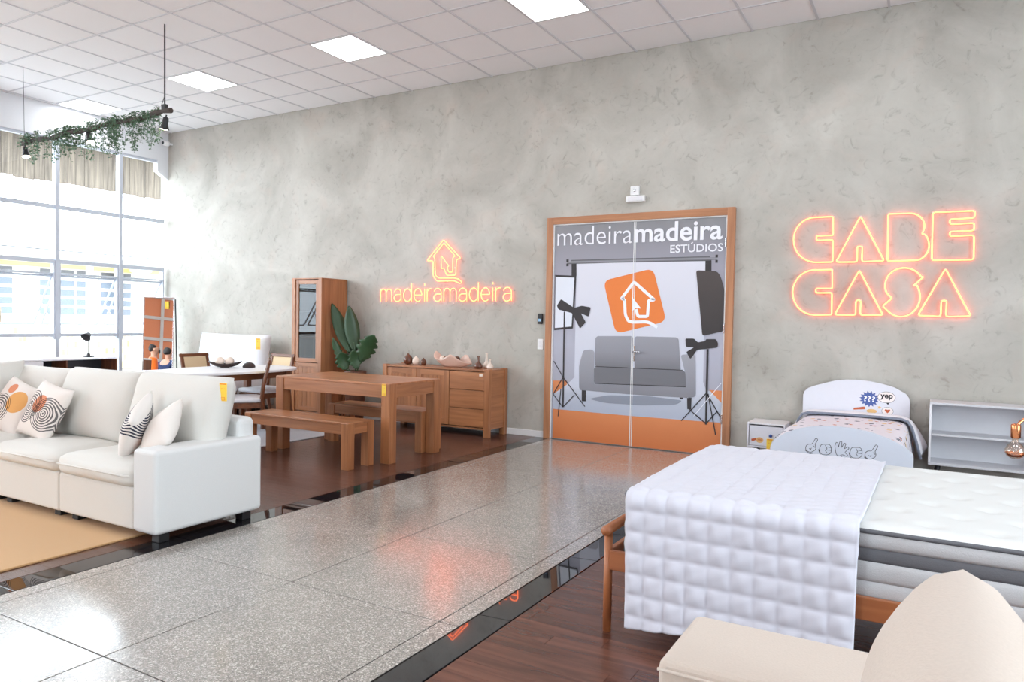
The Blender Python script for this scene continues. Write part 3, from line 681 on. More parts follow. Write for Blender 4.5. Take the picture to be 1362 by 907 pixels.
dl('printed_logo_house', [rounded(PR['logo_house'], .02, False, 4), rounded(PR['logo_base'], .05, False, 6)], .034, 'white'); dp('printed_logo_arrow', 'logo_arrow', 'white')
dp('printed_shadow', None, 'shade', rounded(PR['shade'], .06))
for k in ('leg1', 'leg2', 'leg3'): dp('printed_sofa_leg', k, 'dark')
dp('printed_sofa_back', None, 'sofab', rounded(PR['back_l'], .02)); dp('printed_sofa_back', None, 'sofab', rounded(PR['back_r'], .02))
dp('printed_sofa_base', 'base', 'sofa'); dp('printed_sofa_seat', None, 'sofab', rounded(PR['seat'], .03)); dp('printed_sofa_arm', None, 'sofa', rounded(PR['arm_l'], .03)); dp('printed_sofa_arm', None, 'sofa', rounded(PR['arm_r'], .03))
dl('printed_seam', [[(3.345, .69), (4.41, .715)], [(3.345, .885), (4.37, .893)]], .008, 'dark')
dp('printed_softbox_frame', 'softl', 'dark'); dp('printed_softbox', 'softl_in', 'soft'); dp('printed_softbox', None, 'softr', rounded(PR['softr'], .03))
dp('printed_studio_light', None, 'dark', rounded(PR['spotl'], .015)); dp('printed_studio_light', None, 'dark', rounded(PR['spotr'], .015))
dl('printed_light_stand', PR['standl'][:1], .018, 'dark'); dl('printed_light_stand', PR['standl'][1:], .010, 'dark')
dl('printed_light_stand', PR['standr'][:1], .022, 'dark'); dl('printed_light_stand', PR['standr'][1:-1], .011, 'dark'); dl('printed_light_stand', PR['standr'][-1:], .006, 'white')
YO[0] -= .0002
text('printed_lettering', 'madeira', 2.836-3.794, 2.281, .925, .215, YO[0], PMAT['txt'], pr_, -.008)
text('printed_lettering', 'madeira', 3.790-3.794, 2.283, .968, .215, YO[0], PMAT['txt'], pr_, .018)
text('printed_lettering', 'ESTÚDIOS', 4.20-3.794, 2.158, .566, .108, YO[0], PMAT['txt'], pr_, .012)
hd = tube('door_handle', [(.024, -.03, 1.072), (.024, -.075, 1.072), (.10, -.078, 1.072)], .009, 'chrome', dr); box('handle_plate', (.012, -.038, .965), (.034, -.0305, 1.14), 'chrome', hd, .002)

# ---- neon house and word
def strokes(s):
    A_ = lambda cx, cy, rx, ry, a0, a1, n=12: [(cx+rx*math.cos(math.radians(a0+(a1-a0)*i/n)), cy+ry*math.sin(math.radians(a0+(a1-a0)*i/n))) for i in range(n+1)]
    if s == 'm': return 1.16, [[(0, 0), (0, 1.0)], [(0, .62)]+A_(.29, .70, .29, .30, 175, 0)+[(.58, 0)], [(.58, .62)]+A_(.87, .70, .29, .30, 175, 0)+[(1.16, 0)]]
    if s == 'a': return .72, [A_(.36, .68, .34, .32, 165, 0)+[(.72, 0)], [(.72, .58), (.45, .56)]+A_(.32, .28, .31, .28, 95, 270)+[(.5, .03), (.66, .16), (.72, .3)]]
    if s == 'd': return .80, [A_(.39, .5, .39, .5, 0, 360, 22), [(.80, 0), (.80, 1.42)]]
    if s == 'e': return .78, [[(.02, .5), (.76, .5)]+A_(.39, .5, .38, .5, 4, 312, 22)]
    if s == 'i': return .04, [[(.02, 0), (.02, 1.0)], [(.02, 1.24), (.02, 1.40)]]
    if s == 'r': return .40, [[(0, 0), (0, 1.0)], [(0, .60)]+A_(.32, .66, .32, .32, 175, 75)]
ns = thing('neon_sign', 'glowing orange neon house with cursor arrow above a lowercase word', 'neon sign', (1.2, -.03, 1.62), 0, 'orange neon signs')
def ntube(name, pts2, closed, x0, z0, parent, r=.006):
    return tube(name, [(x-x0, 0, z-z0) for x, z in pts2], r, 'neon', parent, closed, 8)
house = [(1.493, 1.863), (1.458, 1.852), (1.373, 1.887), (1.1, 1.886), (1.038, 1.953), (1.035, 2.151), (.944, 2.154), (.949, 2.171), (1.195, 2.42), (1.467, 2.172), (1.401, 2.159), (1.392, 1.959), (1.251, 1.957), (1.229, 2.008), (1.202, 2.058), (1.166, 2.043), (1.157, 2.219), (1.285, 2.077), (1.255, 2.065), (1.281, 1.999), (1.346, 1.998), (1.344, 2.188), (1.38, 2.202), (1.201, 2.377), (1.034, 2.207), (1.06, 2.189), (1.073, 1.964), (1.126, 1.926), (1.385, 1.923), (1.45, 1.905)]
ntube('house_tube', rounded(house, .025, True, 4), True, 1.2, 1.62, ns)
x = 0; glyphs = []
for ch in 'madeiramadeira':
    w, st = strokes(ch); glyphs.append((ch, x, st)); x += w+.24
tot = x-.24; sX = (2.222-.165)/tot; sZ = .165
stand = []
for ch, gx_, st in glyphs:
    vs, fs = [], []
    for ln in st: sweep([(.165+(gx_+a)*sX-1.2, 0, 1.622+b*sZ+.012*(gx_/tot)-1.62) for a, b in ln], .006, False, 8, vs, fs)
    mesh('letter_tube', vs, fs, 'neon', ns, True)
    stand.append(.165+gx_*sX)
boxes('stand_off', [((sx_-1.2-.004, .008, z), (sx_-1.2+.004, .03, z+.008)) for sx_ in (.16, .75, 1.35, 1.95, 2.24) for z in (-.02, .14)]+[((a-1.2-.006, .006, b-1.62), (a-1.2+.006, .03, b-1.62+.012)) for a, b in ((1.036, 2.05), (1.37, 2.05), (1.2, 2.37), (1.25, 1.88))], 'tbar', ns, 0)
n2 = thing('neon_sign', 'two-line orange neon outline lettering on the wall above the child bed', 'neon sign', (6.22, -.03, 1.5), 0, 'orange neon signs')
for k, p_ in CC.items():
    ntube('letter_tube', rounded(p_, .022, True, 3) if k in ('A1', 'A2', 'A3', 'E', 'S') else rounded(p_, .012, True, 2), True, 6.22, 1.5, n2, .007)
boxes('stand_off', [((p_[0]-6.22-.005, .004, p_[1]-1.5-.005), (p_[0]-6.22+.005, .03, p_[1]-1.5+.005)) for k in CC for p_ in (CC[k][0], CC[k][len(CC[k])//2])], 'tbar', n2, 0)

# ---- small devices on the wall
t = thing('alarm_sensor', 'small square white sensor box high above the door', 'sensor', (3.775, 0, 2.81)); box('housing', (-.05, -.035, 0), (.05, 0, .10), 'white_plastic', t, .006)
lathe('lens', [(.016, 0), (.014, .004), (.006, .007), (.001, .008)], 'chrome', t, mw=Matrix.Translation((0, -.035, .05)) @ Matrix.Rotation(math.pi/2, 4, 'X'), n=12)
t = thing('emergency_light', 'white horizontal bar lamp mounted right above the door', 'lamp', (3.79, 0, 2.735)); box('housing', (-.11, -.05, 0), (.11, 0, .068), 'white_plastic', t, .008)
box('diffuser', (-.085, -.056, .012), (.085, -.05, .056), 'white_lacq', t, .003); box('end_cap', (.1105, -.044, .012), (.116, -.006, .056), 'grey_line', t, .002)
t = thing('card_reader', 'small black card reader beside the door frame', 'card reader', (2.615, 0, 1.36)); box('body', (-.032, -.03, 0), (.032, 0, .125), 'black', t, .008)
box('screen', (-.018, -.032, .03), (.018, -.03, .062), pm('reader_screen', S(150, 190, 220), .2), t, 0)
t = thing('light_switch', 'white wall switch plate below the card reader', 'switch', (2.618, 0, 1.055)); box('plate', (-.038, -.01, 0), (.038, 0, .125), 'white_plastic', t, .004)
for z in (.025, .068): box('rocker', (-.018, -.015, z), (.018, -.01, z+.032), 'white_lacq', t, .002)
t = thing('security_camera', 'tiny round security camera in the top corner by the windows', 'camera', (-4.36, -.10, 4.17)); box('bracket', (-.015, .0, .03), (.015, .10, .06), 'white_plastic', t, .003)
lathe('body', [(.04, 0), (.045, .02), (.045, .08), (.03, .10)], 'white_plastic', t, mw=Matrix.Translation((0, .03, .04)) @ Matrix.Rotation(math.pi/2, 4, 'X')); lathe('lens', [(.025, 0), (.02, .01), (.002, .014)], 'black', t, mw=Matrix.Translation((0, -.07, .04)) @ Matrix.Rotation(math.pi/2, 4, 'X'))

# ================================================================ furniture
def wb(name, a, b, mat, t, bev=.004, seg=2, soft=None, parent=None):
    l = t.location; a2 = [a[i]-l[i] for i in range(3)]; b2 = [b[i]-l[i] for i in range(3)]
    if soft: return softbox(name, a2, b2, mat, parent or t, *soft)
    return box(name, a2, b2, mat, parent or t, bev, seg)
def pose(c, yaw=0, lean=0, roll=0):
    X, Y = Vector((1, 0, 0)), Vector((0, math.sin(lean), math.cos(lean))); Zv = X.cross(Y)
    M = Matrix((X, Y, Zv)).transposed().to_4x4()
    return Matrix.Translation(c) @ Matrix.Rotation(yaw, 4, 'Z') @ M @ Matrix.Rotation(roll, 4, 'Z')
def rel(t, c): return (c[0]-t.location[0], c[1]-t.location[1], c[2]-t.location[2])

# ---- jute rug under the sofa
t = box('jute_rug', (-1.8, -8.2, 0), (2.425, -4.55, .012), 'jute', None, .004); tag(t, 'tan woven jute rug lying in front of the white sofa', 'rug')
# ---- white modular sofa
so = thing('sofa', 'off-white modular sofa with plump back cushions on the jute rug', 'sofa', (1.2, -4.67, 0))
for x0, x1 in ((.02, .832), (.836, 1.650), (1.654, 2.475)):
    wb('base_module', (x0, -5.065, .062), (x1, -4.30, .325), 'sofa', so, .018, 3)
wb('arm', (2.478, -5.078, .062), (2.705, -4.272, .572), 'sofa_side', so, .028, 4)
wb('arm', (-.22, -5.078, .062), (.016, -4.272, .572), 'sofa_side', so, .028, 4)
wb('back_frame', (.02, -4.42, .30), (2.64, -4.275, .70), 'sofa_side', so, .045, 4)
for x0, x1, sd in ((.01, .835, 1), (.832, 1.655, 2), (1.648, 2.477, 3)):
    wb('seat_cushion', (x0, -5.085, .315), (x1, -4.50, .455), 'sofa', so, soft=(.055, .028, 12, None, sd))
    pts = [(x0+.02, -5.088), (x1-.02, -5.088), (x1-.005, -5.06)]
    tube('piping', [rel(so, (x0+.012, -5.045, .392)), rel(so, (x0+.05, -5.098, .396)), rel(so, ((x0+x1)/2, -5.112, .402)), rel(so, (x1-.05, -5.098, .396)), rel(so, (x1-.012, -5.045, .392))], .0065, 'sofa', so, n=6)
for x, z, w, h, ln, yw, sd in ((2.155, .705, 1.0, .57, .24, 0, 1), (1.235, .70, .95, .56, .27, .03, 2), (.43, .69, .90, .54, .27, 0, 3)):
    c = cushion('back_cushion', w, h, .27, 'sofa', so, pose(rel(so, (x, -4.525, z)), yw, ln), 20, 3.2, .035, .05, sd, .42, .03)
cushion('back_cushion', .70, .58, .24, 'sofa', so, pose(rel(so, (.17, -4.86, .71)), math.pi/2, .22), 18, 3.2, .035, .05, 4, .42)
for x in (1.55, 1.76, .75, .92, 2.62, .1, -.1):
    for y in (-4.98, -4.36): wb('foot', (x-.036, y-.036, .012 if x < 2.42 else 0), (x+.036, y+.036, .062), 'dark_foot', so, .004)

def patmat(name, base, layers):
    mt, nt, b, L = newmat(name)
    tc = nt.nodes.new('ShaderNodeTexCoord'); cur = None
    ns_ = nt.nodes.new('ShaderNodeTexNoise'); ns_.inputs['Scale'].default_value = 300; L(tc.outputs['UV'], ns_.inputs['Vector'])
    rgb = nt.nodes.new('ShaderNodeRGB'); rgb.outputs[0].default_value = S(*base); cur = rgb.outputs[0]
    def mth(op, a, bv):
        n = nt.nodes.new('ShaderNodeMath'); n.operation = op
        if isinstance(a, (int, float)): n.inputs[0].default_value = a
        else: L(a, n.inputs[0])
        if isinstance(bv, (int, float)): n.inputs[1].default_value = bv
        elif bv is not None: L(bv, n.inputs[1])
        return n.outputs[0]
    for cx, cy, r, cl, k, half in layers:
        d = nt.nodes.new('ShaderNodeVectorMath'); d.operation = 'DISTANCE'; d.inputs[1].default_value = (cx, cy, 0); L(tc.outputs['UV'], d.inputs[0])
        f = mth('LESS_THAN', d.outputs['Value'], r)
        if k: f = mth('MULTIPLY', f, mth('GREATER_THAN', mth('SINE', mth('MULTIPLY', d.outputs['Value'], k), None), -.1))
        if half:
            sx = nt.nodes.new('ShaderNodeSeparateXYZ'); L(tc.outputs['UV'], sx.inputs[0])
            v = mth('ADD', mth('MULTIPLY', sx.outputs[0], half[0]), mth('MULTIPLY', sx.outputs[1], half[1]))
            f = mth('MULTIPLY', f, mth('GREATER_THAN', v, half[2]))
        mx = nt.nodes.new('ShaderNodeMix'); mx.data_type = 'RGBA'; mx.blend_type = 'MULTIPLY'
        L(f, mx.inputs[0]); L(cur, mx.inputs[6]); mx.inputs[7].default_value = S(*cl); cur = mx.outputs[2]
    L(cur, b.inputs['Base Color']); b.inputs['Roughness'].default_value = .9; b.inputs['Specular IOR Level'].default_value = .2
    bp = nt.nodes.new('ShaderNodeBump'); bp.inputs['Strength'].default_value = .15; bp.inputs['Distance'].default_value = .002
    L(ns_.outputs['Fac'], bp.inputs['Height']); L(bp.outputs[0], b.inputs['Normal'])
    return mt
GREY, CORAL, ORG, NAVY = (120, 120, 124), (240, 164, 130), (248, 192, 124), (62, 66, 88)
MT['pa'] = patmat('cushion_arcs_coral', (226, 219, 213), [(.27, .50, .31, GREY, 150, None), (.76, .46, .31, GREY, 150, None), (.52, .60, .17, CORAL, 0, None)])
MT['pb'] = patmat('cushion_arcs_orange', (226, 219, 213), [(.32, .38, .30, GREY, 130, None), (.66, .62, .22, ORG, 0, None), (.36, .82, .10, CORAL, 0, None)])
MT['pc'] = patmat('cushion_navy_stripes', (224, 219, 214), [(.5, 1.15, .72, NAVY, 130, (0, -1, -.90)), (.15, .05, .1, ORG, 0, None)])
MT['pd'] = patmat('cushion_plain_coral_edge', (226, 220, 214), [(.5, 1.1, .38, (226, 224, 222), 0, None), (.0, .35, .16, CORAL, 0, None)])
for nm, mat, c, yw, ln, rl, w, lb in (
  ('throw_pillow', 'pa', (.98, -4.80, .655), .05, .42, -.16, .43, 'throw pillow with grey line arcs around a central coral circle'),
  ('throw_pillow', 'pb', (.55, -4.80, .65), .25, .42, -.30, .42, 'throw pillow with grey line oval and overlapping orange circle at left edge'),
  ('throw_pillow', 'pc', (2.15, -4.84, .645), -.75, .34, -.50, .37, 'throw pillow with navy stripes leaning beside the sofa arm'),
  ('throw_pillow', 'pd', (2.37, -4.81, .63), -.35, .50, .62, .36, 'plain pale throw pillow with coral edge behind the sofa arm')):
    o = cushion(nm, w, w, .15, mat, None, pose(c, yw, ln, rl), 18, 2.4, .07, .04, 2); tag(o, lb, 'pillow', 'throw pillows on the sofa')
price_tag((2.625, -4.535, .945), .2, 'yellow price tag hanging on the right back cushion of the white sofa', .06, .12)

# ---- second white sofa behind it, seen by its back
s2 = thing('sofa', 'low white sofa behind the main one, only its back showing', 'sofa', (-.75, -3.35, 0))
wb('base', (-1.65, -3.72, .06), (.13, -3.0, .40), 'white_fab', s2, .03, 3); wb('back_frame', (-1.65, -3.78, .06), (-.74, -3.60, .80), 'white_fab', s2, .05, 4); wb('back_frame', (-.73, -3.78, .06), (.13, -3.60, .80), 'white_fab', s2, .05, 4)
for x0, x1 in ((-1.6, -.78), (-.75, .08)): wb('seat_cushion', (x0, -3.60, .40), (x1, -2.98, .52), 'white_fab', s2, soft=(.04, .02, 8))
for x in (-1.55, .03):
    for y in (-3.66, -3.08): wb('foot', (x-.04, y-.04, 0), (x+.04, y+.04, .06), 'dark_foot', s2)

# ---- wooden dining table and benches
def frame_table(t, x0, x1, y0, y1, z, leg, ap, aph, top_in, slats):
    for x in (x0, x1-leg):
        for y in (y0, y1-leg): wb('leg', (x, y, 0), (x+leg, y+leg, z-.004), 'pine_z', t, .003)
    wb('apron', (x0+leg, y0+.010, z-aph-.02), (x1-leg, y0+.032, z-.022), 'pine_x', t, .002); wb('apron', (x0+leg, y1-.032, z-aph-.02), (x1-leg, y1-.010, z-.022), 'pine_x', t, .002)
    wb('apron', (x0+.010, y0+leg, z-aph-.02), (x0+.032, y1-leg, z-.022), 'pine_y', t, .002); wb('apron', (x1-.032, y0+leg, z-aph-.02), (x1-.010, y1-leg, z-.022), 'pine_y', t, .002)
    wb('tabletop', (x0+.004, y0+.003, z-.022), (x1-.004, y1-.003, z), 'pine_x', t, .003)
dt = thing('dining_table', 'stained wooden dining table with thick square legs between two benches', 'table', (1.46, -1.93, 0))
frame_table(dt, .70, 2.235, -2.335, -1.515, .770, .105, 0, .12, 0, 0)
b1 = thing('bench', 'stained wooden bench in front of the dining table near the sofa', 'bench', (1.43, -2.58, 0), 0, 'dining benches')
frame_table(b1, .745, 2.118, -2.775, -2.42, .432, .085, 0, .09, 0, 0)
b2 = thing('bench', 'stained wooden bench tucked behind the dining table near the sideboard', 'bench', (1.44, -1.49, 0), 0, 'dining benches')
frame_table(b2, .815, 2.122, -1.68, -1.33, .432, .085, 0, .09, 0, 0)
wb('maker_plate', (.835, -1.6725, .355), (.865, -1.669, .39), 'cream_glaze', b2, .001)
price_tag((2.165, -2.34, .765), 0, 'yellow price tag on the corner leg of the wooden dining table', .05, .115)

# ---- sideboard and the ceramics on it
sb = thing('sideboard', 'stained wooden sideboard with two doors and three drawers below the neon house', 'sideboard', (1.38, -.24, 0))
X0, X1, Y0, Y1, ZT = .575, 2.185, -.46, -.025, .81
for x in (X0, X1-.07):
    for y in (Y0, Y1-.06): wb('leg', (x, y, 0), (x+.07, y+.06, ZT), 'pine_z', sb, .003)
for x in (X0+.012, X1-.03): wb('side_panel', (x, Y0+.06, .09), (x+.018, Y1-.06, ZT-.025), 'pine_y', sb, .002)
wb('top_panel', (X0+.07, Y0+.004, ZT-.03), (X1-.07, Y1, ZT-.008), 'pine_x', sb, .003); wb('top_strip', (X0+.012, Y0+.06, ZT-.025), (X0+.07, Y1-.06, ZT-.008), 'pine_y', sb, .002); wb('top_strip', (X1-.07, Y0+.06, ZT-.025), (X1-.012, Y1-.06, ZT-.008), 'pine_y', sb, .002)
wb('bottom_panel', (X0+.07, Y0+.02, .085), (X1-.07, Y1, .105), 'pine_x', sb, .002); wb('back_panel', (X0+.07, Y1-.01, .09), (X1-.07, Y1-.002, ZT-.03), 'pine_x', sb, 0)
def panel_door(t, x0, x1, y, z0, z1, st=.07, nplank=3, parent=None):
    d = wb('door', (x0, y+.012, z0), (x1, y+.02, z1), 'pine_z', t, .001)
    for i in range(nplank):
        a = x0+st+(x1-x0-2*st)*i/nplank; b = x0+st+(x1-x0-2*st)*(i+1)/nplank
        wb('panel_board', (a+.001, y+.006, z0+st), (b-.001, y+.012, z1-st), 'pine_z', t, .002, parent=d)
    for a, b, c, e, m_ in ((x0, x0+st, z0, z1, 'pine_z'), (x1-st, x1, z0, z1, 'pine_z'), (x0+st, x1-st, z0, z0+st, 'pine_x'), (x0+st, x1-st, z1-st, z1, 'pine_x')):
        wb('rail', (a, y, c), (b, y+.012, e), m_, t, .002, parent=d)
    return d
panel_door(sb, X0+.074, 1.108, Y0+.008, .115, ZT-.036); panel_door(sb, 1.114, 1.608, Y0+.008, .115, ZT-.036)
for k in range(3):
    z0 = .115+k*.221; wb('drawer_front', (1.615, Y0+.008, z0), (X1-.074, Y0+.028, z0+.214), 'pine_x', sb, .003)
wb('maker_plate', (2.045, Y0+.004, ZT-.085), (2.09, Y0+.0085, ZT-.055), 'cream_glaze', sb, .001)
ZS = ZT-.008
def vase(name, label, mat, loc, prof, s=1):
    t = lathe(name, [(r*s, z*s) for r, z in prof], mat, None, n=24, mw=Matrix.Translation(loc)); return tag(t, label, 'vase', 'ceramics on the sideboard')
EGG = [(.02, 0), (.05, .012), (.066, .05), (.060, .085), (.040, .115), (.018, .132), (.012, .145), (.017, .152), (.012, .150), (.008, .14)]
vase('ceramic_vase', 'tall brown egg-shaped vase at the left end of the sideboard', 'brown_glaze', (.80, -.22, ZS), EGG, .95)
vase('ceramic_vase', 'cream egg-shaped vase between two brown ones on the sideboard', 'cream_glaze', (.925, -.22, ZS), EGG, .76)
vase('ceramic_vase', 'smallest brown egg-shaped vase left of the shell bowl', 'brown_glaze', (1.045, -.22, ZS), EGG, .62)
BOT = [(.03, 0), (.05, .01), (.054, .035), (.036, .065), (.014, .085), (.011, .125), (.020, .150), (.015, .149), (.008, .13)]
vase('ceramic_vase', 'brown narrow-necked bottle vase at the right of the sideboard', 'brown_glaze', (1.905, -.26, ZS), BOT, 1.0)
vase('ceramic_vase', 'tall slim cream vase standing behind the brown bottle vase', 'cream_glaze', (1.955, -.15, ZS), [(.028, 0), (.042, .012), (.044, .04), (.026, .07), (.016, .09), (.014, .17), (.018, .185), (.013, .184), (.009, .17)], 1.02)
vase('ceramic_vase', 'short cream bud vase nearest the right end of the sideboard', 'cream_glaze', (2.06, -.24, ZS), BOT, .80)
# shell shaped bowl
vs, fs = [], []; n, mseg = 28, 8
for j in range(mseg+1):
    f = j/mseg
    for i in range(n):
        w = 2*math.pi*i/n; c, s_ = math.cos(w), math.sin(w)
        ax = .24*(1+.30*max(0, c)**6+.10*max(0, -c)**4); rr = (.35+.65*f)
        hz = .085*f**1.6*(1+.9*abs(math.sin(w*1.5+.4))**6) + .03*f*max(0, -c)**2 - .035*f*max(0, c)**8
        vs.append((ax*rr*c, .11*rr*s_, hz))
base = len(vs)
for j in range(mseg+1):
    f = j/mseg
    for i in range(n):
        x, y, z = vs[j*n+i]; vs.append((x*.96, y*.94, z+.008*(1-f)))
for j in range(mseg):
    for i in range(n):
        a, b = j*n+i, j*n+(i+1) % n
        fs.append((a, b, b+n, a+n)); fs.append((base+a+n, base+b+n, base+b, base+a))
for i in range(n):
    a, b = mseg*n+i, mseg*n+(i+1) % n; fs.append((a, b, base+b, base+a))
fs.append(tuple(range(n))[::-1]); fs.append(tuple(base+i for i in range(n)))
o = mesh('shell_bowl', vs, fs, 'pink_glaze', None, True, Matrix.Translation((1.475, -.22, ZS))); tag(o, 'blush shell-shaped bowl with pointed rim on the sideboard', 'bowl')
for x, m_, lb in ((1.40, 'brown_glaze', 'brown ceramic ball at the left inside the shell bowl'), (1.475, 'brown_glaze', 'brown ceramic ball in the middle of the shell bowl'), (1.345, 'cream_glaze', 'cream ceramic ball peeking from the shell bowl'), (1.56, 'brown_glaze', 'brown ceramic ball at the right inside the shell bowl')):
    r = .042; o = lathe('ceramic_ball', [(r*math.sin(math.pi*k/12)+.0005, r-r*math.cos(math.pi*k/12)) for k in range(13)], m_, None, n=20, mw=Matrix.Translation((x, -.215, ZS+.052))); tag(o, lb, 'ornament', 'balls in the shell bowl')

# ---- tall glass cabinet
cb_ = thing('display_cabinet', 'tall narrow wooden cabinet with a glass door above a panel door', 'cabinet', (-.73, -.27, 0))
X0, X1, Y0, Y1, ZT = -1.0, -.445, -.52, -.02, 1.925
for x in (X0, X1-.06):
    for y in (Y0, Y1-.06): wb('post', (x, y, 0), (x+.06, y+.06, ZT-.004), 'pine_z', cb_, .003)
wb('side_panel', (X1-.025, Y0+.06, .08), (X1-.008, Y1-.06, ZT-.02), 'pine_z', cb_, .002); wb('side_panel', (X0+.008, Y0+.06, .08), (X0+.025, Y1-.06, ZT-.02), 'pine_z', cb_, .002)
wb('top_panel', (X0+.005, Y0+.005, ZT-.02), (X1-.005, Y1-.005, ZT), 'pine_y', cb_, .003); wb('bottom_panel', (X0+.02, Y0+.02, .08), (X1-.02, Y1-.02, .10), 'pine_x', cb_, .002)
wb('back_panel', (X0+.02, Y1-.02, .09), (X1-.02, Y1-.008, ZT-.02), 'walnut_z', cb_, 0)
for z in (.75, 1.10, 1.46): wb('shelf', (X0+.027, Y0+.07, z), (X1-.027, Y1-.025, z+.018), 'pine_x', cb_, .002)
a, b, z0, z1, st = X0+.062, X1-.062, .775, ZT-.03, .055
gd = wb('glass_door', (a, Y0+.012, z0), (a+st, Y0+.034, z1), 'pine_z', cb_, .003)
wb('rail', (b-st, Y0+.012, z0), (b, Y0+.034, z1), 'pine_z', cb_, .003, parent=gd); wb('rail', (a+st, Y0+.012, z0), (b-st, Y0+.034, z0+st), 'pine_x', cb_, .003, parent=gd); wb('rail', (a+st, Y0+.012, z1-st), (b-st, Y0+.034, z1), 'pine_x', cb_, .003, parent=gd)
wb('pane', (a+st-.004, Y0+.021, z0+st-.004), (b-st+.004, Y0+.025, z1-st+.004), 'cab_glass', cb_, 0, parent=gd)
panel_door(cb_, a, b, Y0+.012, .11, .765, .055, 4)

# ---- potted tropical plant
pp = thing('potted_plant', 'artificial tropical plant with large green leaves beside the glass cabinet', 'plant', (-.03, -.30, 0))
lathe('pot', [(.10, 0), (.115, .01), (.145, .60), (.150, .66), (.150, .68), (.135, .68), (.13, .60)], 'pot', pp, n=24)
lathe('soil', [(.132, .60), (.132, .64), (.05, .655), (.001, .655)], 'dark_bowl', pp, n=20)
def leaf(name, base, tip, width, mat, parent, bend, side, split=0, n=14):
    base, tip = Vector(base), Vector(tip); ax = (tip-base); ln = ax.length; ax.normalize()
    side = Vector(side); side = (side-ax*side.dot(ax)).normalized(); nn = ax.cross(side)
    vs, fs = [], []
    for i in range(n+1):
        f = i/n; c = base+ax*ln*f+nn*bend*math.sin(f*math.pi)
        w = width*math.sin(math.pi*min(1, f*.93+.05))**.75
        if split: w *= (1-.38*abs(math.sin(f*math.pi*split))**6)
        for s_ in (-1, -.5, 0, .5, 1): vs.append(c+side*w*s_+nn*(abs(s_)*w*.22))
    for i in range(n):
        for k in range(4): a = i*5+k; fs.append((a, a+1, a+6, a+5))
    o = mesh(name, vs, fs, mat, parent, True)
    md = o.modifiers.new('thick', 'SOLIDIFY'); md.thickness = .003
    return o
LV = [((.03, 0, .62), (-.06, -.03, .92), (-.36, -.08, 1.58), .095, 'leaf2', 0), ((.0, 0, .62), (.02, -.03, .95), (-.08, -.05, 1.55), .10, 'leaf2', 0),
      ((.02, 0, .62), (.15, -.06, .82), (.36, -.05, 1.17), .14, 'leaf', 5), ((-.02, 0, .62), (-.14, -.08, .74), (-.28, -.14, 1.12), .06, 'leaf', 6),
      ((.0, -.02, .62), (-.06, -.12, .70), (-.10, -.18, .93), .12, 'leaf', 4), ((.05, .0, .62), (.12, -.10, .72), (.10, -.16, .96), .10, 'leaf', 4)]
for p0, p1, p2, w, m_, sp in LV:
    tube('stem', [p0, ((p0[0]+p1[0])/2, (p0[1]+p1[1])/2, (p0[2]+p1[2])/2+.02), p1, tuple(p1[i]+(p2[i]-p1[i])*.2 for i in range(3))], .006, 'leaf', pp, n=6)
    leaf('leaf', p1, p2, w, m_, pp, .03, (.74, .67, 0), sp)

# ---- oval table, chairs, bowl
ov = thing('oval_table', 'white-topped oval dining table on brown wooden legs', 'table', (-.42, -2.02, .010))
A_, B_ = .52, .84
vs, fs = [], []; n = 56
for r_, z in ((1, .735), (1.0, .752), (.992, .76)):
    for k in range(n):
        w = 2*math.pi*k/n; c, s_ = math.cos(w), math.sin(w); e_ = 2/2.6
        vs.append((A_*r_*math.copysign(abs(c)**e_, c), B_*r_*math.copysign(abs(s_)**e_, s_), z))
for j in range(2):
    for k in range(n): fs.append((j*n+k, j*n+(k+1) % n, (j+1)*n+(k+1) % n, (j+1)*n+k))
fs.append(tuple(range(n))[::-1]); fs.append(tuple(2*n+k for k in range(n)))
mesh('tabletop', vs, fs, 'white_lacq', ov)
for x in (-.34, .34):
    for y in (-.55, .55): box('leg', (x-.035, y-.035, .0), (x+.035, y+.035, .735), 'walnut_z', ov, .006)
for x in (-.34, .34): box('apron', (x-.012, -.515, .65), (x+.012, .515, .733), 'walnut_y', ov, .003)
for y in (-.55, .55): box('apron', (-.305, y-.012, .65), (.305, y+.012, .733), 'walnut_x', ov, .003)
def chair(loc, rz, label):
    t = thing('dining_chair', label, 'chair', loc, rz, 'cane-back chairs at the oval table')
    for s_ in (-1, 1):
        tube('leg', [(s_*.20, .30, 0), (s_*.20, .235, .25), (s_*.20, .205, .46), (s_*.20, .225, .62), (s_*.20, .29, .90)], [.016, .02, .022, .02, .016], 'walnut_z', t, n=8)
        box('leg', (s_*.20-.02, -.22, 0), (s_*.20+.02, -.18, .42), 'walnut_z', t, .004)
    boxes('seat_frame', [((-.20, -.215, .37), (.20, -.19, .43)), ((-.20, .19, .37), (.20, .215, .43)), ((-.212, -.2, .37), (-.188, .2, .43)), ((.188, -.2, .37), (.212, .2, .43))], 'walnut_x', t)
    softbox('seat', (-.225, -.235, .43), (.225, .20, .485), 'white_fab', t, .02, .012, 8)
    an = -math.atan2(.065, .28)
    mw = Matrix.Translation((0, .225, .62)) @ Matrix.Rotation(an, 4, 'X')
    boxes('back_frame', [((-.205, -.014, 0), (.205, .014, .035)), ((-.22, -.014, .245), (.22, .014, .285)), ((-.205, -.014, 0), (-.17, .014, .26)), ((.17, -.014, 0), (.205, .014, .26))], 'walnut_x', t, .004, mw)
    box('cane_panel', (-.172, -.005, .033), (.172, .005, .247), 'cane', t, 0, mw=mw)
    return t
chair((-1.09, -1.76, .010), math.pi/2+.08, 'cane-back chair at the far side of the oval table, left of the bowl')
chair((-.60, -1.33, .010), -.02, 'cane-back chair at the cabinet end of the oval table')
chair((.02, -2.20, .010), -.72, 'cane-back chair seen from its side between oval table and bench')
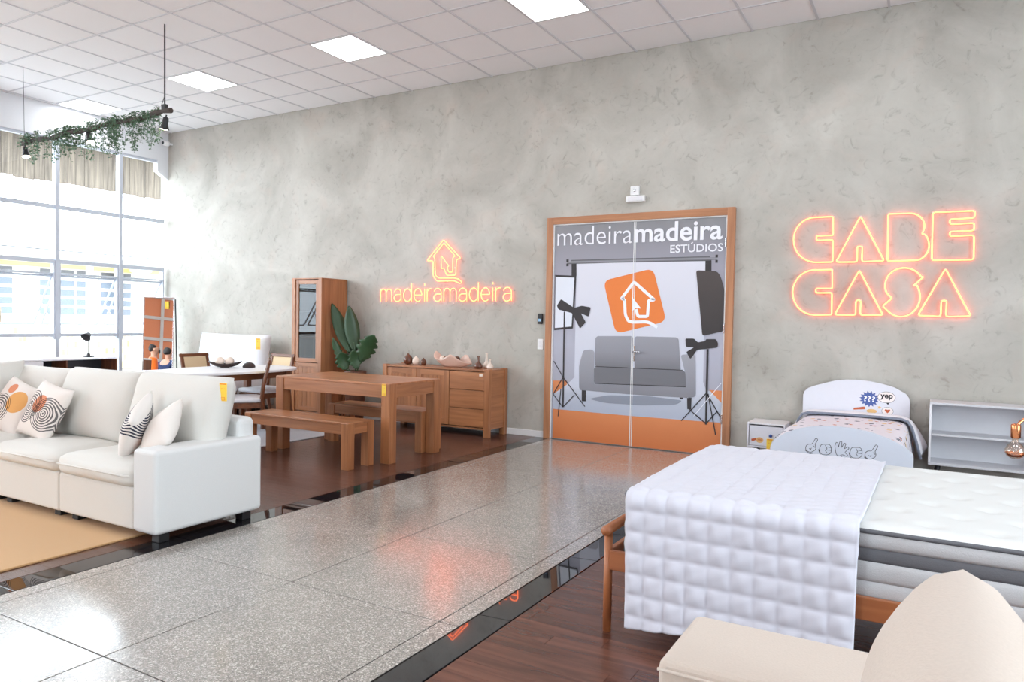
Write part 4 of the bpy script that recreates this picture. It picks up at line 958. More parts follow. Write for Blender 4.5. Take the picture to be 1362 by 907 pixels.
t = box('area_rug', (-1.65, -2.95, 0), (.55, -.75, .010), 'rug', None, .003); tag(t, 'pale grey abstract rug under the oval table', 'rug')
bw = thing('leaf_bowl', 'dark leaf-shaped wooden bowl on the oval table', 'bowl', (-.62, -1.92, .77), .75)
vs, fs = [], []; n, mm_ = 24, 6
for j in range(mm_+1):
    f = j/mm_
    for i in range(n):
        w = 2*math.pi*i/n; c, s_ = math.cos(w), math.sin(w); rr = .3+.7*f
        vs.append((.17*rr*c*(1+.15*c*c*f), .085*rr*s_, .005+.035*f**2+.03*f*f*c*c))
b0 = len(vs); vs += [(x*.97, y*.94, z+.008) for x, y, z in vs]
for j in range(mm_):
    for i in range(n):
        a, b = j*n+i, j*n+(i+1) % n; fs.append((a, b, b+n, a+n)); fs.append((b0+a+n, b0+b+n, b0+b, b0+a))
for i in range(n): a, b = mm_*n+i, mm_*n+(i+1) % n; fs.append((a, b, b0+b, b0+a))
fs.append(tuple(range(n))[::-1]); fs.append(tuple(b0+i for i in range(n)))
mesh('dish', vs, fs, 'dark_bowl', bw, True); box('foot', (-.05, -.03, 0), (.05, .03, .006), 'dark_bowl', bw, .002)
for dx, lb in ((-.06, 'left cream ball in the dark leaf bowl'), (.05, 'right cream ball in the dark leaf bowl')):
    r = .054; o = lathe('cream_ball', [(r*math.sin(math.pi*k/12)+.0005, r-r*math.cos(math.pi*k/12)) for k in range(13)], 'cream_glaze', None, n=20, mw=Matrix.Translation((-.62+dx*.73, -1.92+dx*.68, .792))); tag(o, lb, 'ornament', 'cream balls in the leaf bowl')
o = lathe('dark_ornament', [(.07, 0), (.075, .01), (.06, .045), (.03, .062), (.002, .068)], 'dark_bowl', None, n=22, mw=Matrix.Translation((-.44, -1.72, .77))); tag(o, 'dark rounded ornament lying right of the leaf bowl', 'ornament')

# ---- white bed against the wall, far left
wbed = thing('bed', 'white upholstered bed with a tall pillow headboard against the cement wall', 'bed', (-2.48, -1.25, 0))
wb('bed_base', (-3.22, -2.25, .08), (-1.74, -.14, .34), 'grey_fab', wbed, .02); wb('mattress', (-3.22, -2.25, .34), (-1.74, -.24, .58), 'white_fab', wbed, soft=(.06, .02, 10))
wb('headboard_frame', (-3.20, -.16, .0), (-1.80, -.03, .80), 'beige', wbed, .02)
cushion('headboard_cushion', 1.56, .60, .26, 'white_fab', wbed, pose(rel(wbed, (-2.49, -.27, .82)), 0, .12), 20, 4, .03, .04, 1, .4)
for x in (-3.1, -1.86):
    for y in (-2.1, -.4): wb('leg', (x-.03, y-.03, 0), (x+.03, y+.03, .08), 'dark_foot', wbed)
price_tag((-1.78, -.42, 1.07), .3, 'small yellow price tag on the white pillow headboard', .07, .16)

# ---- standing mirror
mi = thing('standing_mirror', 'tall mirror in a thin silver frame standing by the corner window', 'mirror', (-4.017, -.456, 0), math.atan2(.6, .8)+.08)
lean = math.radians(4)
mw = Matrix.Rotation(-lean, 4, 'X'); W2, HM = .228, 1.67
mw = Matrix.Translation((0, -.12, 0)) @ mw
box('mirror_plate', (-W2+.012, -.004, .03), (W2-.012, .0, HM-.012), 'mirror', mi, 0, mw=mw)
boxes('mirror_frame', [((-W2, -.012, .015), (-W2+.014, .02, HM)), ((W2-.014, -.012, .015), (W2, .02, HM)), ((-W2, -.012, .015), (W2, .02, .03)), ((-W2, -.012, HM-.014), (W2, .02, HM))], 'chrome', mi, .002, mw)
box('back_board', (-W2+.01, .002, .02), (W2-.01, .012, HM-.01), 'white_lacq', mi, 0, mw=mw)
vs, fs = [], []
for s_ in (-1, 1): sweep([(s_*W2*.95, .09, HM-.03), (s_*W2*.95, .26, .0)], .011, False, 6, vs, fs)
sweep([(-W2*.95, .09, HM-.04), (W2*.95, .09, HM-.04)], .011, False, 6, vs, fs)
mesh('rear_leg', vs, fs, 'black', mi)
price_tag((-3.90, -.405, 1.60), math.atan2(.6, .8), 'small yellow price tag hanging on the mirror top corner', .06, .12)

# ---- low console with desk lamp
cs = thing('tv_console', 'low white console with open dark compartments under the windows', 'console', (-3.72, -2.1, 0))
CX0, CX1, CY0, CY1 = -4.0, -3.62, -2.72, -1.39
wb('top_panel', (CX0, CY0, .735), (CX1, CY1, .76), 'white_lacq', cs, .003); wb('bottom_panel', (CX0, CY0, .54), (CX1, CY1, .56), 'white_lacq', cs, .003)
for y in (CY0, -2.12, CY1-.02): wb('divider', (CX0, y, .56), (CX1, y+.02, .735), 'walnut_z' if y > -2.2 else 'white_lacq', cs, .002)
wb('back_panel', (CX0, CY0+.02, .56), (CX0+.01, CY1-.02, .735), 'black', cs, 0); wb('drawer_front', (CX1-.02, CY0+.02, .565), (CX1-.002, -2.42, .73), 'white_lacq', cs, .003)
for x in (CX0+.02, CX1-.06):
    for y in (CY0+.06, CY1-.09): wb('leg', (x, y, 0), (x+.025, y+.025, .54), 'black', cs, .002)
dl_ = thing('desk_lamp', 'small black desk lamp standing on the white console', 'lamp', (-3.80, -1.71, .76), .4)
lathe('base', [(.075, 0), (.075, .008), (.03, .018), (.022, .05), (.008, .06)], 'black', dl_, n=24); tube('stem', [(0, 0, .05), (0, 0, .27), (.004, 0, .31)], .006, 'black', dl_)
lathe('shade', [(.012, 0), (.03, .015), (.05, .06), (.068, .10), (.066, .10), (.046, .058), (.02, .02)], 'black', dl_, n=24, mw=Matrix.Translation((.02, -.01, .345)) @ Matrix.Rotation(math.radians(130), 4, 'X'))
tube('joint', [(0, 0, .30), (.01, .0, .345), (.0, .0, .365)], .009, 'black', dl_)
# ---- tripod floor lamp at the left edge
fl_ = thing('floor_lamp', 'tripod floor lamp with beige drum shade at the left edge', 'lamp', (-4.02, -2.93, 0))
MT['shade_fab'] = fabric('beige_lamp_shade', S(226, 214, 190))
lathe('lamp_shade', [(.17, 1.25), (.165, 1.50), (.160, 1.50), (.165, 1.25)], 'shade_fab', fl_, n=28); lathe('hub', [(.03, 1.16), (.03, 1.22), (.012, 1.24), (.012, 1.36)], 'black', fl_, n=14)
for k in range(3):
    w = math.radians(62+120*k); tube('leg', [(.02*math.cos(w), .02*math.sin(w), 1.19), (.27*math.cos(w), .27*math.sin(w), 0.01)], .018, 'bedwood_z', fl_)
lathe('bulb', [(.015, 1.36), (.03, 1.40), (.03, 1.43), (.002, 1.46)], 'white_plastic', fl_, n=14)

# ---- foreground double bed with mattress and quilt
bed = thing('bed', 'wooden daybed frame with a striped grey mattress in the foreground', 'bed', (6.5, -4.0, 0))
BX0, BX1, BY0, BY1, MZ0, MZ1 = 5.50, 7.42, -4.705, -3.255, .355, .638
for x in (5.457, 7.46):
    for y in (-4.717, -3.24):
        tube('post', [rel(bed, (x, y, 0)), rel(bed, (x, y, .455))], .0195, 'bedwood_z', bed, n=18)
    tube('end_rail', [rel(bed, (x, -4.755, .462)), rel(bed, (x, -3.20, .462))], .0225, 'bedwood_y', bed, n=18)
    wb('end_board', (x-.012, -4.70, .285), (x+.012, -3.26, .37), 'bedwood_y', bed, .003)
for y in (-4.725, -3.235): wb('side_rail', (5.47, y-.013, .285), (7.45, y+.013, .372), 'bedwood_x', bed, .003)
for k in range(12): wb('slat', (5.55+k*.158, -4.71, .335), (5.63+k*.158, -3.25, .354), 'bedwood_y', bed, .002)
MT['m_white'] = pm('mattress_knit_white', S(220, 221, 219), .9, spec=.2, bump=(260, .3, .002))
MT['m_grey'] = pm('mattress_band_grey', S(188, 187, 188), .9, spec=.2, bump=(260, .5, .003), var=.06)
MT['m_dark'] = pm('mattress_band_dark', S(104, 104, 108), .9, spec=.2, bump=(260, .4, .003), var=.06)
ma = thing('mattress', 'tufted white mattress with grey striped sides on the daybed', 'mattress', (6.46, -3.98, MZ0))
def ring(name, z0, z1, out, mat, r=.09, puff=.0):
    vs, fs = [], []; loop = []
    hx, hy = (BX1-BX0)/2+out, (BY1-BY0)/2+out
    for cx, cy, a0 in ((hx-r, hy-r, 0), (-hx+r, hy-r, 90), (-hx+r, -hy+r, 180), (hx-r, -hy+r, 270)):
        for k in range(7):
            w = math.radians(a0+15*k); loop.append((cx, cy, math.cos(w), math.sin(w)))
    m_ = 5; n = len(loop)
    for j in range(m_+1):
        f = j/m_; bul = puff*math.sin(math.pi*f)**.6
        for cx, cy, c, s_ in loop: vs.append((cx+c*(r+bul), cy+s_*(r+bul), z0+(z1-z0)*f))
    for j in range(m_):
        for k in range(n): fs.append((j*n+k, j*n+(k+1) % n, (j+1)*n+(k+1) % n, (j+1)*n+k))
    fs.append(tuple(range(n))[::-1]); fs.append(tuple(m_*n+k for k in range(n)))
    return mesh(name, vs, fs, mat, ma, True)
q0 = lambda z: z-MZ0
ring('side_band', 0, q0(.425), -.004, 'm_grey', puff=.008); ring('side_band', q0(.425), q0(.500), -.004, 'm_grey', puff=.008); ring('side_band', q0(.500), q0(.552), -.006, 'm_dark', puff=.006); ring('side_band', q0(.552), q0(.612), -.004, 'm_grey', puff=.008)
ring('edge_piping', q0(.608), q0(.624), 0, 'm_dark', puff=.005); ring('edge_piping', -.004, .008, 0, 'm_dark', puff=.004)
# tufted top
nx, ny = 96, 72; vs, fs = [], []; hx, hy = (BX1-BX0)/2, (BY1-BY0)/2; tuft = []
for i in range(9):
    for j in range(7): tuft.append((-hx+.14+i*.215+(.10 if j % 2 else 0), -hy+.13+j*.20))
for j in range(ny+1):
    for i in range(nx+1):
        u, v = -1+2*i/nx, -1+2*j/ny
        x, y = hx*u, hy*v
        # rounded plan corners
        ex_, ey_ = max(0, abs(x)-(hx-.09)), max(0, abs(y)-(hy-.09)); d = math.hypot(ex_, ey_)
        if d > .09 and ex_ > 0 and ey_ > 0: x -= math.copysign(ex_*(1-.09/d), x); y -= math.copysign(ey_*(1-.09/d), y)
        e = min(hx-abs(hx*u), hy-abs(hy*v)); z = q0(.618)+.024*min(1, e/.05)**.5
        for a, b in tuft:
            dd = (x-a)**2+(y-b)**2
            if dd < .02: z -= .016*math.exp(-dd/.0011)
        vs.append((x, y, z))
for j in range(ny):
    for i in range(nx): a = j*(nx+1)+i; fs.append((a, a+1, a+nx+2, a+nx+1))
mesh('top_panel', vs, fs, 'm_white', ma, True)
# quilt draped over the foot of the mattress
MT['quilt'] = fabric('white_quilted_cotton', S(206, 206, 216), 380, .015, .12)
qx0, qx1 = 5.555, 6.475; NX, NV = 120, 250; L1 = 1.44; LB = .055*math.pi/2
vs, fs = [], []
TOPZ = .662
for j in range(NV+1):
    for i in range(NX+1):
        fx = i/NX; x = qx0+(qx1-qx0)*fx
        drop = .545-.10*fx
        tot = L1+LB+drop; s_ = tot*j/NV
        x += .02*fx*(1-s_/tot) - .012*math.sin(s_*2.1)*(1-fx)
        cu = abs(math.sin(math.pi*(x-qx0)/.092)); cv = abs(math.sin(math.pi*(s_-L1-.02)/.092))
        hang = s_ > L1*.985
        pf = (.014*cu**.5*cv**.5) if hang else (.006*cu**.4*(.8+.2*cv**.5))
        edge = min(x-qx0, .03)/.03 if x-qx0 < .03 else 1
        pf *= max(0, min(1, edge))
        if s_ < L1: y, z, nv = -3.285-s_, TOPZ, (0, 0, 1)
        elif s_ < L1+LB:
            w = (s_-L1)/.055; y = -3.285-L1-.055*math.sin(w); z = TOPZ-.055*(1-math.cos(w)); nv = (0, -math.sin(w), math.cos(w))
        else:
            d = s_-L1-LB; y = -3.285-L1-.055-.012*math.sin(x*9)*d-.01*d; z = TOPZ-.055-d; nv = (0, -1, 0)
        wr = .0022*math.sin(x*70+s_*31)*math.sin(s_*55-x*20)
        if s_ < .06: z -= .02*(1-s_/.06)**2
        pf += wr
        vs.append((x-6.0, y+nv[1]*pf+4.0, z+nv[2]*pf))
for j in range(NV):
    for i in range(NX): a = j*(NX+1)+i; fs.append((a, a+NX+1, a+NX+2, a+1))
qu = mesh('quilt', vs, fs, 'quilt', None, True, Matrix.Translation((6.0, -4.0, 0)))
md = qu.modifiers.new('thick', 'SOLIDIFY'); md.thickness = .014; md.offset = -1
tag(qu, 'white square-quilted blanket draped over the end of the foreground bed', 'quilt')

# ---- beige armchair in the near corner
ac = thing('armchair', 'beige linen armchair cropped by the bottom right corner', 'armchair', (6.75, -6.4, 0))
wb('arm', (6.155, -6.125, .05), (7.22, -5.80, .60), 'beige', ac, .022, 4); wb('arm', (6.155, -7.10, .05), (7.22, -6.80, .60), 'beige', ac, .022, 4)
wb('base', (6.18, -6.80, .05), (7.2, -6.125, .30), 'beige', ac, .015, 3); wb('seat_cushion', (6.10, -6.79, .30), (6.92, -6.135, .46), 'beige', ac, soft=(.04, .02, 10))
wb('back_frame', (6.98, -6.80, .05), (7.24, -6.125, .56), 'beige', ac, .03, 3)
cushion('back_cushion', .70, .56, .30, 'beige', ac, Matrix.Translation(rel(ac, (6.748, -6.475, .672))) @ Matrix.Rotation(-math.pi/2, 4, 'Z') @ pose((0, 0, 0), 0, .05), 24, 2.9, .0, .03, 2, .5, .075)
for x in (6.25, 7.12):
    for y in (-5.9, -7.0): wb('foot', (x-.03, y-.03, 0), (x+.03, y+.03, .05), 'dark_foot', ac)
vs, fs = [], []
seam = tube('seam', [rel(ac, (6.158, -6.128, .578)), rel(ac, (6.6, -6.128, .578)), rel(ac, (7.2, -6.128, .578))], .004, 'beige', ac, n=6)

# ---- child's bed with printed boards
kb = thing('child_bed', 'white child bed with arched printed headboard against the cement wall', 'bed', (6.07, -.95, 0))
def board(name, outline, y0, y1, mat, t):
    l = t.location; n = len(outline)
    vs = [(x-l[0], y0-l[1], z) for x, z in outline]+[(x-l[0], y1-l[1], z) for x, z in outline]
    fs = [tuple(range(n)), tuple(range(n, 2*n))[::-1]]+[(i, i+n, (i+1) % n+n, (i+1) % n) for i in range(n)]
    o = mesh(name, vs, fs, mat, t)
    bm = bmesh.new(); bm.from_mesh(o.data); bmesh.ops.recalc_face_normals(bm, faces=bm.faces); bm.to_mesh(o.data); bm.free(); return o
hb = board('headboard', [(5.60, .10), (6.53, .10), (6.53, .70), (6.522, .74), (6.495, .778), (6.395, .834), (6.29, .862), (6.186, .880), (6.08, .888), (5.986, .885), (5.90, .873), (5.845, .856), (5.70, .808), (5.646, .784), (5.612, .75), (5.60, .715)], -.07, -.045, 'lav_lacq', kb)
fo = board('footboard', [(5.64, .10), (6.605, .10), (6.605, .47), (6.60, .50), (6.55, .548), (6.45, .598), (6.33, .636), (6.2, .655), (6.085, .658), (5.96, .648), (5.84, .62), (5.74, .575), (5.665, .515), (5.64, .47)], -1.92, -1.895, 'foot_lacq', kb)
wb('side_rail', (5.62, -1.895, .14), (5.645, -.07, .32), 'lav_lacq', kb); wb('side_rail', (6.52, -1.895, .14), (6.545, -.07, .32), 'lav_lacq', kb)
for x in (5.64, 6.49):
    for y in (-1.915, -.09): wb('leg', (x, y, 0), (x+.05, y+.035, .12), 'lav_lacq', kb)
def kidmat():
    mt, nt, b, L = newmat('printed_bedspread')
    tc = nt.nodes.new('ShaderNodeTexCoord'); v = nt.nodes.new('ShaderNodeTexVoronoi'); v.inputs['Scale'].default_value = 17
    n = nt.nodes.new('ShaderNodeTexNoise'); n.inputs['Scale'].default_value = 40; L(tc.outputs['Object'], n.inputs['Vector'])
    mp = nt.nodes.new('ShaderNodeMapping'); mp.inputs['Scale'].default_value = (1, .8, .8); L(tc.outputs['Object'], mp.inputs['Vector'])
    L(mp.outputs[0], v.inputs['Vector'])
    ad = nt.nodes.new('ShaderNodeMath'); ad.operation = 'ADD'; L(v.outputs['Distance'], ad.inputs[0])
    ml = nt.nodes.new('ShaderNodeMath'); ml.operation = 'MULTIPLY'; ml.inputs[1].default_value = .5; L(n.outputs['Fac'], ml.inputs[0]); L(ml.outputs[0], ad.inputs[1])
    lt = nt.nodes.new('ShaderNodeMath'); lt.operation = 'LESS_THAN'; lt.inputs[1].default_value = .60; L(ad.outputs[0], lt.inputs[0])
    sp = nt.nodes.new('ShaderNodeSeparateColor'); L(v.outputs['Color'], sp.inputs[0])
    cr = nt.nodes.new('ShaderNodeValToRGB'); cr.color_ramp.interpolation = 'CONSTANT'; e = cr.color_ramp.elements
    e[0].position, e[0].color = 0, S(226, 222, 228); e[1].position, e[1].color = .8, S(70, 74, 96)
    for p, c in ((.3, (196, 120, 84)), (.45, (92, 98, 120)), (.55, (224, 190, 130)), (.65, (226, 222, 228))): x = e.new(p); x.color = S(*c)
    L(sp.outputs[0], cr.inputs[0])
    mx = nt.nodes.new('ShaderNodeMix'); mx.data_type = 'RGBA'; L(lt.outputs[0], mx.inputs[0]); mx.inputs[6].default_value = S(224, 221, 229); L(cr.outputs[0], mx.inputs[7])
    L(mx.outputs[2], b.inputs['Base Color']); b.inputs['Roughness'].default_value = .9; return mt
MT['kid'] = kidmat()
MT['blanket_grey'] = fabric('grey_blue_blanket', S(128, 134, 148))
wb('mattress', (5.65, -1.89, .30), (6.515, -.075, .50), 'white_fab', kb, soft=(.04, .01, 8))
bs = thing('bedspread', 'pale bedspread with small colourful printed motifs on the child bed', 'bedspread', (6.08, -.95, .5))
vs, fs = [], []
prof = [(-.475, -.30), (-.468, -.15), (-.455, -.02), (-.43, .03), (-.38, .048), (-.2, .052), (0, .054), (.2, .052), (.38, .048), (.43, .03), (.455, -.02), (.475, -.15), (.49, -.30)]
ny = 24
for j in range(ny+1):
    f = j/ny
    for x, z in prof:
        fl_out = .0 if f < .8 else (f-.8)*.25
        k = max(0, (.03-z))/.33
        vs.append((x*(1+fl_out*k)+.004*math.sin(f*14+z*9), -.925+1.79*f, z+.006*math.sin(f*9+x*5)))
m_ = len(prof)
for j in range(ny):
    for i in range(m_-1): a = j*m_+i; fs.append((a, a+1, a+m_+1, a+m_))
o = mesh('cover', vs, fs, 'kid', bs, True); md = o.modifiers.new('thick', 'SOLIDIFY'); md.thickness = .01; md.offset = -1
md = o.modifiers.new('sub', 'SUBSURF'); md.levels = 1; md.render_levels = 1
vs, fs = [], []
for j in range(7):
    f = j/6
    for x, z in prof:
        k = max(0, (.03-z))/.33; sg = 1 if x > 0 else -1
        vs.append((x*1.02+sg*k*(.04+.065*f), .60+.235*f, z*(1-.25*f)+.022+.012*math.sin(math.pi*f)))
for j in range(6):
    for i in range(m_-1): a = j*m_+i; fs.append((a, a+1, a+m_+1, a+m_))
o = mesh('folded_edge', vs, fs, 'lav_fold' if 'lav_fold' in MT else 'white_fab', bs, True); md = o.modifiers.new('thick', 'SOLIDIFY'); md.thickness = .02; md.offset = 1
md = o.modifiers.new('sub', 'SUBSURF'); md.levels = 1; md.render_levels = 1
tube('grey_hem', [(x*1.03+(1 if x > 0 else -1)*max(0, (.03-z))/.33*.05, .60, z+.025) for x, z in prof], .012, 'blanket_grey', bs, n=8)
# printed motifs on the headboard (bursts and bubbles) and footboard (hand signs)
INK = pm('ink_black', S(44, 42, 48), .6); BLUE = pm('ink_blue', S(76, 96, 158), .6); RED = pm('ink_rust', S(190, 92, 52), .6); SAND = pm('ink_sand', S(226, 182, 120), .6); CRM = pm('ink_cream', S(240, 230, 226), .6); WHT = pm('ink_white', S(240, 240, 244), .6)
def kx(pts): return [(x-6.07, z) for x, z in pts]
Yh = -.0705+.95
def burst(cx, cz, rx, rz, n, inn):
    return [(cx+(rx if k % 2 == 0 else rx*inn)*math.cos(math.pi*k/n+.1), cz+(rz if k % 2 == 0 else rz*inn)*math.sin(math.pi*k/n+.1)) for k in range(2*n)]
def ell(cx, cz, rx, rz, n=24): return [(cx+rx*math.cos(2*math.pi*k/n), cz+rz*math.sin(2*math.pi*k/n)) for k in range(n)]
poly('printed_burst', kx(burst(6.190, .712, .088, .078, 15, .70)), Yh-.0004, BLUE, hb)
text('printed_lettering', '???', 6.142-6.07, .688, .098, .050, Yh-.0008, WHT, hb, .02)
poly('printed_bubble', kx(ell(6.335, .737, .075, .053)), Yh-.0004, INK, hb); poly('printed_bubble', kx(ell(6.335, .737, .072, .050)), Yh-.0007, CRM, hb)
poly('printed_bubble', kx([(6.36, .69), (6.35, .665), (6.33, .69)]), Yh-.0002, INK, hb)
text('printed_lettering', 'yep', 6.283-6.07, .712, .105, .052, Yh-.001, INK, hb, .03)
poly('printed_star', kx(burst(6.278, .638, .019, .019, 5, .45)), Yh-.0004, SAND, hb)
poly('printed_label', kx([(6.056, .618), (6.151, .637), (6.159, .612), (6.056, .600)]), Yh-.0004, RED, hb); poly('printed_bubble', kx(ell(6.213, .598, .045, .02)), Yh-.0004, SAND, hb)
poly('printed_bubble', kx(ell(6.347, .608, .050, .038)), Yh-.0004, INK, hb); poly('printed_bubble', kx(ell(6.347, .608, .0475, .0355)), Yh-.0006, CRM, hb); poly('printed_heart', kx([(6.347, .588), (6.372, .612), (6.365, .626), (6.347, .620), (6.329, .626), (6.322, .612)]), Yh-.0009, RED, hb)
Yf = -1.9205+.95
def hand(cx, cz, kind, s):
    P = []
    if kind == 'point':
        P = [rounded([(-.035, -.03), (.0, -.045), (.035, -.02), (.040, .0), (.03, .022), (.052, .065), (.036, .075), (.008, .022), (-.02, .022), (-.038, .0)], .014), [(-.012, -.012), (.0, -.02), (.006, -.006)], [(.018, .012), (.034, -.002)], [(-.042, -.028), (-.004, -.054), (.02, -.046)]]
    elif kind == 'fist':
        P = [rounded([(-.04, .0), (-.03, .035), (.03, .04), (.044, .02), (.044, -.025), (.02, -.045), (-.025, -.045), (-.042, -.02)], .018), [(.0, .03), (.014, .006), (.002, -.012), (.016, -.03)], [(.014, .018), (.042, .016)], [(.012, -.006), (.044, -.006)], [(-.048, -.006), (-.036, -.044), (-.02, -.052)]]
    else:
        P = [rounded([(-.036, -.012), (-.044, .03), (-.034, .062), (-.022, .058), (-.018, .02), (-.008, .072), (.006, .072), (.006, .022), (.022, .062), (.036, .055), (.022, .014), (.052, .036), (.058, .022), (.028, -.012), (.05, -.03), (.044, -.042), (.012, -.030), (-.01, -.045), (-.03, -.036)], .008)]
        P += [[(-.03, -.046), (-.006, -.056), (.012, -.042)]]
    return [[(cx-6.07+x*s, cz+z*s) for x, z in l]+([(cx-6.07+l[0][0]*s, cz+l[0][1]*s)] if i == 0 else []) for i, l in enumerate(P)]
for cx, cz, k in ((5.927, .487, 'point'), (6.027, .482, 'fist'), (6.134, .482, 'open'), (6.234, .48, 'fist'), (6.330, .478, 'point')):
    ribbon('printed_hand', hand(cx, cz, k, .95), .0036, Yf-.0005, INK, fo)
boxes('printed_dash', [((5.96+k*.052-6.07, Yf-.001, .418), (5.96+k*.052-6.07+.034, Yf-.0006, .432)) for k in range(6)], INK, fo, 0)

# ---- child's bedside cabinet
nt_ = thing('bedside_cabinet', 'small white bedside cabinet left of the child bed', 'cabinet', (5.34, -.2, 0))
a0, a1, b0_, b1_ = 5.13, 5.485, -.355, -.02
wb('top_panel', (a0, b0_, .418), (a1, b1_, .436), 'white_lacq', nt_, .002); wb('bottom_panel', (a0, b0_, .19), (a1, b1_, .206), 'lav_lacq', nt_, .002)
wb('side_panel', (a0, b0_, .206), (a0+.016, b1_, .418), 'lav_lacq', nt_, .002); wb('side_panel', (a1-.016, b0_, .206), (a1, b1_, .418), 'lav_lacq', nt_, .002); wb('back_panel', (a0+.016, b1_-.01, .206), (a1-.016, b1_-.004, .418), 'lav_lacq', nt_, 0)
dr2 = wb('drawer_front', (a0+.02, b0_+.008, .21), (a1-.02, b0_+.022, .405), 'lav_lacq', nt_, .002)
lathe('knob', [(.012, 0), (.016, .008), (.012, .018), (.003, .02)], pm('blue_knob', S(40, 76, 150), .35), nt_, n=16, mw=Matrix.Translation(rel(nt_, (5.353, b0_+.008, .315))) @ Matrix.Rotation(math.pi/2, 4, 'X'))
Yn = b0_+.2+.0075
poly('printed_label', [(x-5.34, z) for x, z in ((5.17, .27), (5.215, .285), (5.22, .265), (5.19, .25), (5.172, .252))], Yn-.0003, RED, dr2); poly('printed_bubble', [(x-5.34, z) for x, z in ell(5.25, .265, .036, .028)], Yn-.0004, SAND, dr2)
text('printed_lettering', 'yep', 5.228-5.34, .252, .045, .026, Yn-.0007, RED, dr2, .01)
ribbon('printed_hand', [[(x-5.34, z) for x, z in l] for l in ([(5.40, .25), (5.385, .285), (5.40, .31), (5.415, .30), (5.41, .275)], [(5.41, .275), (5.425, .335), (5.445, .34), (5.45, .32)])], .004, Yn-.0005, INK, dr2)
for x in (5.19, 5.43):
    for y in (-.31, -.07): tube('leg', [rel(nt_, (x, y, .195)), rel(nt_, (x+(.02 if x > 5.3 else -.02), y, 0))], [.018, .012], 'black', nt_)
price_tag((5.352, -.382, .290), 0, 'yellow price tag hanging from the blue knob of the bedside cabinet', .06, .125)

# ---- low grey bookcase
bc = thing('bookcase', 'low pale grey open bookcase with one shelf on tapered black legs', 'bookcase', (7.15, -.18, 0))
c0, c1, d0, d1 = 6.69, 7.62, -.335, -.02
wb('top_panel', (c0, d0, .722), (c1, d1, .742), 'shelf_grey', bc, .002); wb('bottom_panel', (c0, d0, .185), (c1, d1, .207), 'shelf_grey', bc, .002); wb('shelf', (c0+.018, d0+.03, .442), (c1-.018, d1-.01, .46), 'shelf_grey', bc, .002)
wb('side_panel', (c0, d0, .207), (c0+.018, d1, .722), 'white_lacq', bc, .002); wb('side_panel', (c1-.018, d0, .207), (c1, d1, .722), 'white_lacq', bc, .002); wb('back_panel', (c0+.018, d1-.01, .207), (c1-.018, d1-.003, .722), 'shelf_grey', bc, 0)
for x in (c0+.08, c1-.08):
    for y in (d0+.05, d1-.05): tube('leg', [rel(bc, (x, y, .19)), rel(bc, (x+(.03 if x > 7.1 else -.03), y, 0))], [.022, .012], 'black', bc)

# ---- copper lamp with bare globe bulb
cl = thing('copper_lamp', 'copper arc floor lamp with a bare amber globe bulb beside the bed', 'lamp', (7.42, -2.98, 0))
ox, oy = 7.085-7.42, -3.20+2.98
lathe('base', [(.14, 0), (.14, .02), (.02, .03), (.012, .05)], 'copper', cl, n=28)
arc_ = [(0, 0, .03), (0, 0, .86)]+[(ox*(.5-.5*math.cos(math.pi*k/14)), oy*(.5-.5*math.cos(math.pi*k/14)), .86+.105*math.sin(math.pi*k/14)**.8) for k in range(1, 14)]+[(ox, oy, .90)]
tube('arm', arc_, .0075, 'copper', cl, n=10)
lathe('socket', [(.006, .06), (.021, .055), (.023, .05), (.023, -.012), (.018, -.016), (.004, -.016)], 'copper', cl, (ox, oy, .848), n=20)
MT['bulb_glass'] = glassmat('amber_bulb_glass', .12, (1, .93, .84, 1)); MT['filament'] = pm('filament_copper', S(214, 150, 96), .3, metal=.6)
lathe('bulb', [(.014, 0), (.016, -.02), (.036, -.042), (.047, -.065), (.047, -.078), (.036, -.098), (.018, -.108), (.002, -.110)], 'bulb_glass', cl, (ox, oy, .835), n=24)
tube('filament', [(ox+.018*math.cos(k*.9), oy+.018*math.sin(k*.9), .80-.035*abs(math.sin(k*.45))-.02) for k in range(40)], .0014, 'filament', cl, n=5); lathe('bulb_coating', [(.026, -.100), (.043, -.084), (.0445, -.078), (.043, -.083), (.026, -.099)], 'copper', cl, (ox, oy, .835), n=24)

# ---- hanging beam with spots and greenery
hg = thing('hanging_beam', 'dark wooden beam with three black spotlights hung from the ceiling', 'pendant lamp', (-1.63, -2.95, 3.49))
vs, fs = [], []
bp_ = [(-1.46+2.90*k/24, .012*math.sin(k*1.3), -.03+.036*k/24+.010*math.sin(k*.9)) for k in range(25)]
sweep(bp_, [.028+.008*math.sin(k*2.1) for k in range(25)], False, 7, vs, fs); mesh('beam', vs, fs, 'beam', hg)
tube('cable', [(1.33, 0, .02), (1.325, .004, .15), (1.325, 0, .91)], .008, 'black', hg, n=6); tube('cable', [(1.30, 0, .02), (1.275, .0, .08), (1.30, .02, .18), (1.315, .004, .91)], .004, 'black', hg, n=6)
tube('cable', [(-1.40, 0, 0), (-1.41, .0, .40), (-1.43, 0, .91)], .003, 'black', hg, n=6); box('clamp', (1.30, -.02, 0), (1.36, .02, .085), 'black', hg, .004)
SPOT = pm('spot_bulb', (1, .9, .75, 1), .4, emit=((1, .86, .66, 1), 14.0))
